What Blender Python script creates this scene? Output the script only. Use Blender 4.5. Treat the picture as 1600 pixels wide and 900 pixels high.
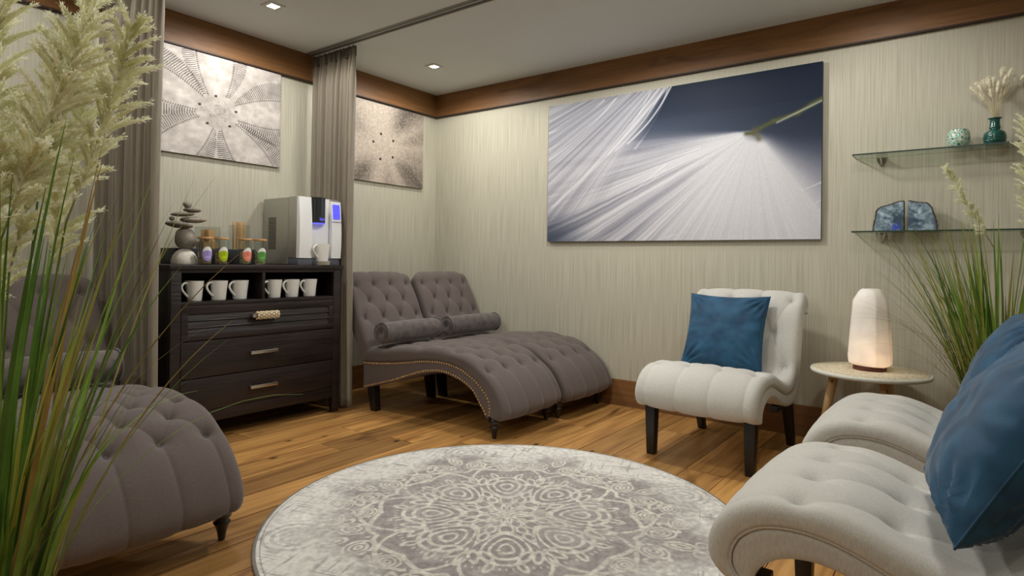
import bpy, bmesh, math, random
import numpy as np
from mathutils import Vector, Matrix, Euler

for o in list(bpy.data.objects):
    bpy.data.objects.remove(o)
scene = bpy.context.scene
COL = scene.collection
PI = math.pi
rnd = random.Random(7)
nr = np.random.default_rng(11)

# ------------------------------------------------------------------ camera
CAM_POS = Vector((3.7716, -3.8986, 1.0))
CF = Vector((-0.59904675, 0.80070337, 0.00413511))
CR = Vector((0.80066133, 0.59894005, 0.01456875))
CU = Vector((-0.00918856, -0.01203818, 0.99988532))
cd = bpy.data.cameras.new('camera')
cd.sensor_width = 36.0
cd.sensor_fit = 'HORIZONTAL'
cd.lens = 953.92 / 1600 * 36.0
cd.shift_y = -(450 - 403.87) / 1600
cd.clip_start = 0.05
cam = bpy.data.objects.new('camera', cd)
COL.objects.link(cam)
m = Matrix.Identity(4)
for i in range(3):
    m[i][0] = CR[i]; m[i][1] = CU[i]; m[i][2] = -CF[i]; m[i][3] = CAM_POS[i]
cam.matrix_world = m
scene.camera = cam

# ------------------------------------------------------------------ world, exposure
w = bpy.data.worlds.new('world')
scene.world = w
w.use_nodes = True
w.node_tree.nodes['Background'].inputs[0].default_value = (0.9, 0.95, 1.0, 1)
w.node_tree.nodes['Background'].inputs[1].default_value = 0.3
scene.view_settings.view_transform = 'Standard'
scene.view_settings.look = 'None'
scene.view_settings.exposure = 0.38
scene.view_settings.gamma = 1.0
scene.view_settings.use_curve_mapping = False
SPOT_POWER = 40.0
LAMP_POS = [(0.577, -0.63), (0.577, -1.94), (0.577, -3.25),
            (2.1, -1.05), (2.2, -2.6), (3.35, -0.55), (3.6, -1.95), (3.9, -3.6), (2.2, -4.4)]  # unseen spots stand where they give the wanted brightness; those behind the viewer are added
LAMP_GAIN = [0.78, 0.95, .5, 1.75, .42, .25, .70, .3, 1.0]
CEIL = 2.44
RX, RY = 5.4, -5.6

# ------------------------------------------------------------------ helpers
def s2l(c):
    c = np.asarray(c, float)
    return np.where(c <= 0.04045, c / 12.92, ((c + 0.055) / 1.055) ** 2.4)

def rgb(r, g, b):
    v = s2l(np.array([r, g, b]) / 255.0)
    return (float(v[0]), float(v[1]), float(v[2]), 1.0)

MATS = {}
def nodes_of(name):
    mt = bpy.data.materials.new(name)
    mt.use_nodes = True
    nt = mt.node_tree
    return mt, nt, nt.nodes['Principled BSDF']

def mat(name, col, rough=0.6, metal=0.0, col2=None, nscale=20.0, stretch=(1, 1, 1), detail=4.0, bump=0.0, bscale=None,
        bstretch=None, sheen=0.0, coat=0.0, vcol=False, rand=0.0, emit=None, emit_s=0.0, spec=None, mixlo=0.35, mixhi=0.65, bdist=0.002):
    mt, nt, p = nodes_of(name)
    N, L = nt.nodes, nt.links
    p.inputs['Roughness'].default_value = rough
    p.inputs['Metallic'].default_value = metal
    if sheen:
        p.inputs['Sheen Weight'].default_value = sheen
        p.inputs['Sheen Roughness'].default_value = 0.4
    if coat:
        p.inputs['Coat Weight'].default_value = coat
    if spec is not None:
        p.inputs['Specular IOR Level'].default_value = spec
    p.inputs['Base Color'].default_value = col
    tc = N.new('ShaderNodeTexCoord')
    cur = None
    def noise(scale, st):
        mp = N.new('ShaderNodeMapping')
        mp.inputs['Scale'].default_value = st
        L.new(tc.outputs['Object'], mp.inputs['Vector'])
        no = N.new('ShaderNodeTexNoise')
        no.inputs['Scale'].default_value = scale
        no.inputs['Detail'].default_value = detail
        L.new(mp.outputs[0], no.inputs['Vector'])
        return no
    if vcol:
        at = N.new('ShaderNodeVertexColor')
        at.layer_name = 'Col'
        cur = at.outputs['Color']
    elif col2 is not None:
        no = noise(nscale, stretch)
        rp = N.new('ShaderNodeValToRGB')
        rp.color_ramp.elements[0].color = col
        rp.color_ramp.elements[1].color = col2
        rp.color_ramp.elements[0].position = mixlo
        rp.color_ramp.elements[1].position = mixhi
        L.new(no.outputs['Fac'], rp.inputs['Fac'])
        cur = rp.outputs['Color']
    if rand and cur is not None:
        oi = N.new('ShaderNodeObjectInfo')
        mr = N.new('ShaderNodeMapRange')
        mr.inputs['To Min'].default_value = 1 - rand
        mr.inputs['To Max'].default_value = 1 + rand
        L.new(oi.outputs['Random'], mr.inputs['Value'])
        mx = N.new('ShaderNodeVectorMath')
        mx.operation = 'SCALE'
        L.new(cur, mx.inputs[0])
        L.new(mr.outputs[0], mx.inputs['Scale'])
        cur = mx.outputs[0]
    if cur is not None:
        L.new(cur, p.inputs['Base Color'])
    if bump:
        nb = noise(bscale or nscale, bstretch or stretch)
        bp = N.new('ShaderNodeBump')
        bp.inputs['Strength'].default_value = bump
        bp.inputs['Distance'].default_value = bdist
        L.new(nb.outputs['Fac'], bp.inputs['Height'])
        L.new(bp.outputs[0], p.inputs['Normal'])
    if emit is not None:
        p.inputs['Emission Color'].default_value = emit
        p.inputs['Emission Strength'].default_value = emit_s
    MATS[name] = mt
    return mt

def translucent(mt, fac, col):
    N, L = mt.node_tree.nodes, mt.node_tree.links
    p = N['Principled BSDF']; out = N['Material Output']
    tr = N.new('ShaderNodeBsdfTranslucent'); tr.inputs[0].default_value = col
    if p.inputs['Base Color'].is_linked: L.new(p.inputs['Base Color'].links[0].from_socket, tr.inputs[0])
    mx = N.new('ShaderNodeMixShader'); mx.inputs[0].default_value = fac
    L.new(p.outputs[0], mx.inputs[1]); L.new(tr.outputs[0], mx.inputs[2]); L.new(mx.outputs[0], out.inputs['Surface'])

def glass_mat(name, tint, gloss=0.06, rough=0.02):
    mt = bpy.data.materials.new(name)
    mt.use_nodes = True
    nt = mt.node_tree
    N, L = nt.nodes, nt.links
    N.remove(N['Principled BSDF'])
    out = N['Material Output']
    tr = N.new('ShaderNodeBsdfTransparent'); tr.inputs[0].default_value = tint
    gl = N.new('ShaderNodeBsdfGlossy'); gl.inputs['Roughness'].default_value = rough
    lw = N.new('ShaderNodeLayerWeight'); lw.inputs['Blend'].default_value = 0.5
    pw = N.new('ShaderNodeMath'); pw.operation = 'POWER'; pw.inputs[1].default_value = 4.0
    ad = N.new('ShaderNodeMath'); ad.operation = 'MULTIPLY_ADD'; ad.inputs[1].default_value = 0.55; ad.inputs[2].default_value = gloss; ad.use_clamp = True
    mx = N.new('ShaderNodeMixShader')
    L.new(lw.outputs['Facing'], pw.inputs[0]); L.new(pw.outputs[0], ad.inputs[0]); L.new(ad.outputs[0], mx.inputs[0])
    L.new(tr.outputs[0], mx.inputs[1]); L.new(gl.outputs[0], mx.inputs[2])
    L.new(mx.outputs[0], out.inputs['Surface'])
    MATS[name] = mt
    return mt

class MB:
    """collects geometry for one mesh"""
    def __init__(self):
        self.v = []; self.f = []
    def add(self, vs, fs):
        b = len(self.v)
        self.v += [tuple(p) for p in vs]
        self.f += [tuple(b + i for i in f) for f in fs]
        return self
    def box(self, x0, x1, y0, y1, z0, z1):
        vs = [(x, y, z) for z in (z0, z1) for y in (y0, y1) for x in (x0, x1)]
        return self.add(vs, [(0, 2, 3, 1), (4, 5, 7, 6), (0, 1, 5, 4), (2, 6, 7, 3), (0, 4, 6, 2), (1, 3, 7, 5)])
    def taper(self, c0, h0, c1, h1):
        vs = []
        for c, h in ((c0, h0), (c1, h1)):
            for sx, sy in ((-1, -1), (1, -1), (1, 1), (-1, 1)):
                vs.append((c[0] + sx * h[0], c[1] + sy * h[1], c[2]))
        return self.add(vs, [(3, 2, 1, 0), (4, 5, 6, 7)] + [(i, (i + 1) % 4, (i + 1) % 4 + 4, i + 4) for i in range(4)])
    def lathe(self, prof, n=24, cx=0, cy=0, caps=True):
        vs = []; fs = []
        for r, z in prof:
            for k in range(n):
                a = 2 * PI * k / n
                vs.append((cx + r * math.cos(a), cy + r * math.sin(a), z))
        for i in range(len(prof) - 1):
            for k in range(n):
                k2 = (k + 1) % n
                fs.append((i * n + k, i * n + k2, (i + 1) * n + k2, (i + 1) * n + k))
        if caps:
            fs.append(tuple(reversed(range(n))))
            fs.append(tuple((len(prof) - 1) * n + k for k in range(n)))
        return self.add(vs, fs)
    def tube(self, pts, rad, n=8, caps=True):
        pts = [Vector(p) for p in pts]
        if not hasattr(rad, '__len__'):
            rad = [rad] * len(pts)
        vs = []; fs = []
        ref = None
        for i, p in enumerate(pts):
            t = (pts[min(i + 1, len(pts) - 1)] - pts[max(i - 1, 0)]).normalized()
            if ref is None:
                ref = t.orthogonal().normalized()
            ref = (ref - t * ref.dot(t)).normalized()
            b = t.cross(ref)
            for k in range(n):
                a = 2 * PI * k / n
                vs.append(p + (ref * math.cos(a) + b * math.sin(a)) * rad[i])
        for i in range(len(pts) - 1):
            for k in range(n):
                k2 = (k + 1) % n
                fs.append((i * n + k, i * n + k2, (i + 1) * n + k2, (i + 1) * n + k))
        if caps:
            fs.append(tuple(reversed(range(n))))
            fs.append(tuple((len(pts) - 1) * n + k for k in range(n)))
        return self.add(vs, fs)
    def ell(self, c, r, nu=14, nv=8, rot=None):
        vs = []; fs = []
        for j in range(1, nv):
            th = PI * j / nv
            for i in range(nu):
                a = 2 * PI * i / nu
                q = Vector((r[0] * math.sin(th) * math.cos(a), r[1] * math.sin(th) * math.sin(a), r[2] * math.cos(th)))
                if rot: q = rot @ q
                vs.append(q + Vector(c))
        for s in (1, -1):
            q = Vector((0, 0, s * r[2]))
            if rot: q = rot @ q
            vs.append(q + Vector(c))
        top = len(vs) - 2; bot = top + 1
        for j in range(nv - 2):
            for i in range(nu):
                i2 = (i + 1) % nu
                fs.append((j * nu + i, (j + 1) * nu + i, (j + 1) * nu + i2, j * nu + i2))
        for i in range(nu):
            i2 = (i + 1) % nu
            fs.append((top, i, i2)); fs.append((bot, (nv - 2) * nu + i2, (nv - 2) * nu + i))
        return self.add(vs, fs)
    def grid(self, P):
        """P: array (a,b,3)"""
        a, b = P.shape[:2]
        fs = [(i * b + j, i * b + j + 1, (i + 1) * b + j + 1, (i + 1) * b + j) for i in range(a - 1) for j in range(b - 1)]
        return self.add([tuple(q) for q in P.reshape(-1, 3)], fs)
    def mesh(self, name, smooth=False):
        me = bpy.data.meshes.new(name)
        me.from_pydata(self.v, [], self.f)
        if smooth:
            me.polygons.foreach_set('use_smooth', [True] * len(me.polygons))
        me.update()
        return me
    def build(self, name, material, parent=None, smooth=False, bevel=0.0, seg=2, angle=None, loc=None):
        me = self.mesh(name, smooth)
        if bevel or angle:
            bm = bmesh.new(); bm.from_mesh(me)
            bmesh.ops.recalc_face_normals(bm, faces=bm.faces)
            if bevel:
                es = [e for e in bm.edges if len(e.link_faces) == 2 and e.calc_face_angle(0) > 0.5]
                bmesh.ops.bevel(bm, geom=es, offset=bevel, segments=seg, profile=0.6, affect='EDGES', clamp_overlap=True)
            bm.to_mesh(me); bm.free()
            if bevel:
                me.polygons.foreach_set('use_smooth', [True] * len(me.polygons))
                try: me.set_sharp_from_angle(angle=math.radians(40))
                except Exception: pass
        if angle:
            me.polygons.foreach_set('use_smooth', [True] * len(me.polygons))
            me.set_sharp_from_angle(angle=math.radians(angle))
        o = link(name, me, material, parent)
        if loc: o.location = loc
        return o

def link(name, me, material=None, parent=None):
    o = bpy.data.objects.new(name, me)
    COL.objects.link(o)
    if material is not None and len(me.materials) == 0:
        me.materials.append(material)
    if parent is not None:
        o.parent = parent
    return o

def tag(o, label=None, cat=None, group=None, kind=None):
    if label: o['label'] = label
    if cat: o['category'] = cat
    if group: o['group'] = group
    if kind: o['kind'] = kind
    return o

def empty(name, loc=(0, 0, 0), rz=0.0, label=None, cat=None, group=None):
    o = bpy.data.objects.new(name, None)
    COL.objects.link(o)
    o.empty_display_size = 0.1
    o.location = loc
    o.rotation_euler = (0, 0, rz)
    return tag(o, label, cat, group)

def copy_tree(o, parent=None):
    c = o.copy()
    COL.objects.link(c)
    if parent is not None:
        c.parent = parent
    for ch in o.children:
        copy_tree(ch, c)
    return c

def setcol(me, cols):
    at = me.color_attributes.new('Col', 'FLOAT_COLOR', 'POINT')
    a = np.ones((len(me.vertices), 4), np.float32)
    a[:, :3] = cols
    at.data.foreach_set('color', a.ravel())

# numpy value noise in [0,1]
def vnoise(x, y, seed=0):
    r = np.random.default_rng(seed).random((256, 256))
    xi = np.floor(x).astype(int); yi = np.floor(y).astype(int)
    fx = x - xi; fy = y - yi
    fx = fx * fx * (3 - 2 * fx); fy = fy * fy * (3 - 2 * fy)
    g = lambda a, b: r[a % 256, b % 256]
    return (g(xi, yi) * (1 - fx) + g(xi + 1, yi) * fx) * (1 - fy) + (g(xi, yi + 1) * (1 - fx) + g(xi + 1, yi + 1) * fx) * fy

def fbm(x, y, seed=0, n=4):
    t = 0; a = 0.5; s = 0
    for k in range(n):
        t = t + a * vnoise(x * 2 ** k, y * 2 ** k, seed + k); s += a; a *= 0.5
    return t / s

def sst(a, b, x):
    t = np.clip((x - a) / (b - a), 0, 1)
    return t * t * (3 - 2 * t)

# ------------------------------------------------------------------ materials
GREY = mat('taupe grey woven upholstery', rgb(91, 81, 77), 0.9, col2=rgb(110, 99, 94), nscale=420, bump=0.35, bscale=700, sheen=0.25, detail=2)
GREYV = mat('taupe grey velvet', rgb(80, 71, 69), 0.75, col2=rgb(102, 92, 89), nscale=25, bump=0.15, bscale=500, sheen=0.6, detail=3)
CREAM = mat('cream linen upholstery', rgb(200, 198, 190), 0.9, col2=rgb(212, 211, 203), nscale=300, stretch=(1, 1, 0.25), bump=0.3, bscale=600, sheen=0.15, detail=2)
BLUE = mat('teal blue velvet', rgb(11, 62, 94), 0.7, col2=rgb(25, 84, 118), nscale=14, bump=0.2, bscale=400, sheen=0.25, detail=3)
BLACKW = mat('black stained wood', rgb(26, 23, 23), 0.4, col2=rgb(34, 30, 29), nscale=30, stretch=(1, 1, 0.1))
LEGW = mat('turned black lacquered wood', rgb(24, 22, 23), 0.3, coat=0.3)
ESP = mat('espresso oak veneer', rgb(27, 20, 19), 0.4, col2=rgb(44, 33, 31), nscale=26, stretch=(1, 0.12, 1), bump=0.6, bscale=70, bstretch=(1, 0.06, 1), detail=6, bdist=0.004)
ESPI = mat('espresso interior', rgb(24, 20, 22), 0.55)
STEEL = mat('brushed nickel', rgb(200, 198, 192), 0.28, metal=1.0)
CHROME = mat('polished chrome', rgb(190, 188, 184), 0.12, metal=1.0)
BRASS = mat('antique brass', rgb(226, 186, 118), 0.38, metal=1.0)
ROPE = mat('cream cotton rope', rgb(222, 207, 176), 0.9, col2=rgb(196, 176, 142), nscale=120, bump=0.5, bscale=300)
CERAM = mat('white glazed ceramic', rgb(232, 231, 224), 0.18, coat=0.4)
STONE = mat('grey beach stone', rgb(132, 124, 112), 0.85, col2=rgb(158, 150, 138), nscale=40, bump=0.4, bscale=120)
STONED = mat('dark beach stone', rgb(104, 96, 86), 0.85, col2=rgb(132, 124, 112), nscale=40, bump=0.4, bscale=120)
STONEW = mat('pale pitted stone', rgb(222, 215, 201), 0.9, col2=rgb(236, 230, 218), nscale=60, bump=0.8, bscale=150)
SILVER = mat('silver plastic', rgb(172, 170, 160), 0.38, metal=0.55)
SILVERW = mat('satin silver white panel', rgb(238, 239, 237), 0.4)
SLATE = mat('slate grey plastic', rgb(92, 94, 104), 0.45)
DARKCH = mat('dark chrome', rgb(84, 88, 94), 0.18, metal=0.95)
BLACKP = mat('black plastic', rgb(20, 20, 24), 0.45)
SCREEN = mat('blue lit display', rgb(60, 60, 200), 0.3, emit=rgb(92, 88, 255), emit_s=0.7)
SCREEND = mat('dark display text', rgb(50, 50, 160), 0.3, emit=rgb(50, 48, 180), emit_s=0.5)
BLUELED = mat('blue led glow', rgb(90, 90, 255), 0.3, emit=rgb(110, 110, 255), emit_s=0.5)
BAMBOO = mat('bamboo lid wood', rgb(190, 140, 86), 0.5, col2=rgb(206, 160, 106), nscale=20, stretch=(0.2, 1, 1))
STICK = mat('birch stir stick', rgb(206, 168, 120), 0.7, col2=rgb(182, 140, 92), nscale=10, rand=0.15)
PAPER = mat('kraft paper packet', rgb(200, 158, 108), 0.8, col2=rgb(178, 134, 86), nscale=8, rand=0.25)
TEA = mat('dried tea leaves', rgb(96, 82, 66), 0.9, col2=rgb(196, 160, 122), nscale=110, bump=1.0, bscale=150, detail=2)
TEAG = mat('dried green herbs', rgb(92, 98, 66), 0.9, col2=rgb(190, 182, 136), nscale=110, bump=1.0, bscale=150, detail=2)
VCOL = mat('printed canvas', (1, 1, 1, 1), 0.6, vcol=True, spec=.15)
RUGM = mat('woven rug pile', (1, 1, 1, 1), 0.95, vcol=True, bump=0.35, bscale=500, sheen=0.2)
RUGE = mat('rug bound edge', rgb(150, 145, 136), 0.95, col2=rgb(120, 116, 108), nscale=200)
CANVE = mat('dark canvas edge', rgb(40, 40, 44), 0.6)
CANVP = mat('pale canvas edge', rgb(120, 112, 104), 0.6)
CURT = mat('taupe curtain cloth', rgb(128, 119, 103), 0.85, col2=rgb(138, 129, 112), nscale=200, stretch=(1, 1, 0.05), sheen=0.3)
HEAD = mat('curtain heading tape', rgb(96, 88, 84), 0.9)
WHITEM = mat('white painted metal', rgb(205, 203, 195), 0.5)
TRACKD = mat('dark track groove', rgb(70, 70, 66), 0.6)
TRACKM = mat('grey track metal', rgb(150, 149, 142), 0.45)
LAMPE = mat('lit lamp lens', rgb(255, 250, 235), 0.3, emit=(1, 0.95, 0.85, 1), emit_s=12.0)
PINE = mat('pale pine wood', rgb(206, 172, 122), 0.55, col2=rgb(188, 150, 100), nscale=12, stretch=(1, 1, 0.12))
KNOT = mat('dark pine knot', rgb(96, 62, 38), 0.6)
TABLET = mat('cream woven table top', rgb(232, 222, 196), 0.8, col2=rgb(206, 186, 150), nscale=90, bump=0.8, bscale=120, mixlo=0.45, mixhi=0.6)
WHITEP = mat('white painted rim', rgb(226, 226, 214), 0.5)
WALNUT = mat('reddish walnut base', rgb(104, 56, 40), 0.4, col2=rgb(82, 42, 32), nscale=20, stretch=(0.2, 1, 1))
TEAL = glass_mat('teal blown glass', (0.02, 0.20, 0.17, 1), 0.05)
TEALS = mat('teal glass body', rgb(14, 66, 60), 0.12, coat=0.5, col2=rgb(30, 96, 84), nscale=30, stretch=(0.4, 0.4, 3))
GLASS = glass_mat('clear glass', (0.93, 0.95, 0.94, 1), 0.03)
SHELFG = glass_mat('shelf glass', (0.80, 0.84, 0.80, 1), 0.05)
SHELFE = mat('green glass edge', rgb(40, 62, 48), 0.3)
AGRIM = mat('dark agate rind', rgb(52, 48, 42), 0.7, bump=0.8, bscale=90, col2=rgb(84, 78, 66), nscale=60)
POTM = mat('dark grey planter', rgb(70, 70, 68), 0.6)
SOIL = mat('dark potting soil', rgb(48, 38, 30), 0.95, bump=1.0, bscale=80)
BLADES = [mat('grass blade mid green', rgb(104, 146, 48), 0.5, col2=rgb(150, 180, 80), nscale=6, rand=0.3),
          mat('grass blade deep green', rgb(62, 104, 42), 0.5, col2=rgb(100, 138, 58), nscale=6, rand=0.3),
          mat('grass blade yellow green', rgb(152, 158, 66), 0.5, col2=rgb(182, 180, 92), nscale=6, rand=0.25),
          mat('grass blade straw brown', rgb(134, 112, 58), 0.6, col2=rgb(166, 142, 76), nscale=6, rand=0.25),
          mat('grass blade olive', rgb(92, 92, 52), 0.6, col2=rgb(116, 112, 66), nscale=6, rand=0.25)]
PLUME = mat('pale pampas plume', rgb(250, 249, 230), 0.95, col2=rgb(238, 238, 206), nscale=30, sheen=0.3)
BUNNY = mat('pale bunny tail fluff', rgb(244, 238, 218), 0.95, col2=rgb(232, 224, 198), nscale=40, sheen=0.4)
translucent(PLUME, .55, (1, 1, 1, 1))
for b_ in BLADES: translucent(b_, .35, (1, 1, 1, 1))
STRAW = mat('pale straw stem', rgb(200, 186, 142), 0.8)

def wood_mat(name, c0, c1, c2, rough, along, rand, sc=1.0, knots=True):
    """wood grain along one axis (0,1,2) in world/object space"""
    mt, nt, p = nodes_of(name)
    N, L = nt.nodes, nt.links
    tc = N.new('ShaderNodeTexCoord')
    oi = N.new('ShaderNodeObjectInfo')
    geo = N.new('ShaderNodeNewGeometry')
    mul = N.new('ShaderNodeMath'); mul.operation = 'MULTIPLY'; mul.inputs[1].default_value = 37.0
    L.new(oi.outputs['Random'], mul.inputs[0])
    cmb = N.new('ShaderNodeCombineXYZ')
    for k in range(3): L.new(mul.outputs[0], cmb.inputs[k])
    add = N.new('ShaderNodeVectorMath'); add.operation = 'ADD'
    L.new(geo.outputs['Position'], add.inputs[0]); L.new(cmb.outputs[0], add.inputs[1])
    def noise(scale, st, det, dist=0.0):
        mp = N.new('ShaderNodeMapping'); s = [1, 1, 1]; s[along] = st
        mp.inputs['Scale'].default_value = s
        L.new(add.outputs[0], mp.inputs['Vector'])
        no = N.new('ShaderNodeTexNoise'); no.inputs['Scale'].default_value = scale; no.inputs['Detail'].default_value = det
        no.inputs['Distortion'].default_value = dist
        L.new(mp.outputs[0], no.inputs['Vector'])
        return no
    n1 = noise(34 * sc, 0.05, 8, 0.5)
    r1 = N.new('ShaderNodeValToRGB')
    r1.color_ramp.elements[0].position = 0.3; r1.color_ramp.elements[0].color = c0
    r1.color_ramp.elements[1].position = 0.68; r1.color_ramp.elements[1].color = c1
    L.new(n1.outputs['Fac'], r1.inputs['Fac'])
    n2 = noise(6 * sc, 0.25, 3, 1.0)
    r2 = N.new('ShaderNodeValToRGB')
    r2.color_ramp.elements[0].position = 0.28; r2.color_ramp.elements[0].color = (0, 0, 0, 1)
    r2.color_ramp.elements[1].position = 0.42; r2.color_ramp.elements[1].color = (1, 1, 1, 1)
    L.new(n2.outputs['Fac'], r2.inputs['Fac'])
    mx = N.new('ShaderNodeMix'); mx.data_type = 'RGBA'
    mx.inputs[6].default_value = c2
    L.new(r2.outputs['Color'], mx.inputs[0]); L.new(r1.outputs['Color'], mx.inputs[7])
    cur = mx.outputs[2]
    if knots:
        mp = N.new('ShaderNodeMapping'); s = [1, 1, 1]; s[along] = 0.55
        mp.inputs['Scale'].default_value = s
        L.new(add.outputs[0], mp.inputs['Vector'])
        vo = N.new('ShaderNodeTexVoronoi'); vo.inputs['Scale'].default_value = 5.0
        L.new(mp.outputs[0], vo.inputs['Vector'])
        r3 = N.new('ShaderNodeValToRGB')
        r3.color_ramp.elements[0].position = 0.03; r3.color_ramp.elements[0].color = (1, 1, 1, 1)
        r3.color_ramp.elements[1].position = 0.09; r3.color_ramp.elements[1].color = (0, 0, 0, 1)
        L.new(vo.outputs['Distance'], r3.inputs['Fac'])
        mk = N.new('ShaderNodeMix'); mk.data_type = 'RGBA'
        mk.inputs[7].default_value = rgb(58, 34, 16)
        L.new(r3.outputs['Color'], mk.inputs[0]); L.new(cur, mk.inputs[6])
        cur = mk.outputs[2]
    mr = N.new('ShaderNodeMapRange'); mr.inputs['To Min'].default_value = 1 - rand; mr.inputs['To Max'].default_value = 1 + rand
    L.new(oi.outputs['Random'], mr.inputs['Value'])
    sc_ = N.new('ShaderNodeVectorMath'); sc_.operation = 'SCALE'
    L.new(cur, sc_.inputs[0]); L.new(mr.outputs[0], sc_.inputs['Scale'])
    L.new(sc_.outputs[0], p.inputs['Base Color'])
    p.inputs['Roughness'].default_value = rough
    bp = N.new('ShaderNodeBump'); bp.inputs['Strength'].default_value = 0.15; bp.inputs['Distance'].default_value = 0.002
    L.new(n1.outputs['Fac'], bp.inputs['Height']); L.new(bp.outputs[0], p.inputs['Normal'])
    return mt

FLOORM = wood_mat('rustic oak plank', rgb(150, 104, 54), rgb(204, 154, 88), rgb(118, 78, 38), 0.40, 1, 0.36)
TRIMX = wood_mat('stained oak trim', rgb(116, 79, 42), rgb(138, 97, 56), rgb(102, 68, 36), 0.55, 0, 0.02, 1.3, False)
TRIMY = wood_mat('stained oak trim side', rgb(116, 79, 42), rgb(138, 97, 56), rgb(102, 68, 36), 0.55, 1, 0.02, 1.3, False)

def wallpaper(name, along):
    mt, nt, p = nodes_of(name)
    N, L = nt.nodes, nt.links
    tc = N.new('ShaderNodeTexCoord')
    def noise(scale, z, det):
        mp = N.new('ShaderNodeMapping'); mp.inputs['Scale'].default_value = (1, 1, z)
        L.new(tc.outputs['Object'], mp.inputs['Vector'])
        no = N.new('ShaderNodeTexNoise'); no.inputs['Scale'].default_value = scale; no.inputs['Detail'].default_value = det
        L.new(mp.outputs[0], no.inputs['Vector'])
        return no
    n1 = noise(170, 0.016, 2)
    rp = N.new('ShaderNodeValToRGB')
    rp.color_ramp.elements[0].position = 0.34; rp.color_ramp.elements[0].color = rgb(178, 173, 153)
    rp.color_ramp.elements[1].position = 0.6; rp.color_ramp.elements[1].color = rgb(197, 193, 174)
    L.new(n1.outputs['Fac'], rp.inputs['Fac'])
    L.new(rp.outputs[0], p.inputs['Base Color'])
    p.inputs['Roughness'].default_value = 0.7
    bp = N.new('ShaderNodeBump'); bp.inputs['Strength'].default_value = 0.3; bp.inputs['Distance'].default_value = 0.003
    L.new(n1.outputs['Fac'], bp.inputs['Height']); L.new(bp.outputs[0], p.inputs['Normal'])
    return mt
WALLM = wallpaper('vertical grass cloth wallpaper', 0)
CEILM = mat('matt grey ceiling paint', rgb(214, 218, 216), 0.9)

# ------------------------------------------------------------------ room shell
def struct(name, mb, material, parent=None, label=None, **k):
    o = mb.build(name, material, parent, **k)
    if parent is None: o['kind'] = 'structure'
    if label: o['label'] = label
    return o

floor = struct('floor', MB().box(-0.1, RX + .1, RY - .1, 0.1, -0.12, -0.012), mat('dark floor joint', rgb(40, 26, 14), 0.9), label='rustic oak plank floor of the room')
me_plank = MB().box(-.5, .5, -.5, .5, -.5, .5).mesh('plank')
me_plank.materials.append(FLOORM)
PW = 0.1885
def plank(x, y0, y1):
    o = bpy.data.objects.new('plank', me_plank); COL.objects.link(o); o.parent = floor
    o.location = (x + PW / 2, (y0 + y1) / 2, -0.0065 + rnd.uniform(-.0005, .0002))
    o.scale = (PW - 0.0035, (y1 - y0) - 0.003, 0.013)
k = -3
while True:
    x = 0.415 + PW * k
    k += 1
    if x > RX: break
    y = 0.0; first = True
    while y > RY:
        ln = rnd.uniform(0.4, 1.9) if first else rnd.uniform(1.1, 2.2)
        first = False
        y1 = max(RY, y - ln)
        if y1 - RY < 0.3: y1 = RY
        if x + PW > 0.0 and x + 0.02 < RX: plank(x, y1, y)
        y = y1

struct('wall_back', MB().box(-.1, RX + .1, 0, .1, 0, CEIL), WALLM, label='back wall in beige vertical grass cloth wallpaper with the wide feather picture')
struct('wall_left', MB().box(-.1, 0, RY - .1, 0, 0, CEIL), WALLM, label='left wall in beige vertical grass cloth wallpaper behind the dark chest')
struct('wall_right', MB().box(RX, RX + .1, RY - .1, 0, 0, CEIL), WALLM, label='right wall in beige wallpaper, outside the view')
struct('wall_front', MB().box(-.1, RX + .1, RY - .1, RY, 0, CEIL), WALLM, label='wall in beige wallpaper behind the viewer')
struct('ceiling', MB().box(-.1, RX + .1, RY - .1, .1, CEIL, CEIL + .1), CEILM, label='plain grey painted ceiling')
TB = 2.252
struct('trim_1', MB().box(0, RX, -.022, 0, TB, CEIL), TRIMX, label='broad stained oak crown board along the back wall')
struct('trim_2', MB().box(0, .022, RY, -.022, TB, CEIL), TRIMY, label='broad stained oak crown board along the left wall')
struct('trim_3', MB().box(RX - .022, RX, RY, -.022, TB, CEIL), TRIMY, label='broad stained oak crown board along the right wall')
struct('trim_4', MB().box(.022, RX - .022, RY, RY + .022, TB, CEIL), TRIMX, label='broad stained oak crown board behind the viewer')
SHADOWGAP = mat('dark painted shadow gap', rgb(50, 34, 22), 0.6)  # dark strips draw the shadow gap below the crown boards
struct('trim_5', MB().box(.0, RX, -.03, 0, TB - .008, TB), SHADOWGAP, label='thin dark strip painting the shadow gap under the oak board of the back wall')
struct('trim_6', MB().box(0, .03, RY, -.03, TB - .008, TB), SHADOWGAP, label='thin dark strip painting the shadow gap under the oak board of the left wall')
struct('baseboard_back', MB().box(0, RX, -.018, 0, 0, .181), TRIMX, label='stained oak skirting along the back wall')
struct('baseboard_left', MB().box(0, .018, RY, -.018, 0, .181), TRIMY, label='stained oak skirting along the left wall')
struct('baseboard_right', MB().box(RX - .018, RX, RY, -.018, 0, .181), TRIMY, label='stained oak skirting along the right wall')
struct('baseboard_front', MB().box(.018, RX - .018, RY, RY + .018, 0, .181), TRIMX, label='stained oak skirting behind the viewer')

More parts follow.
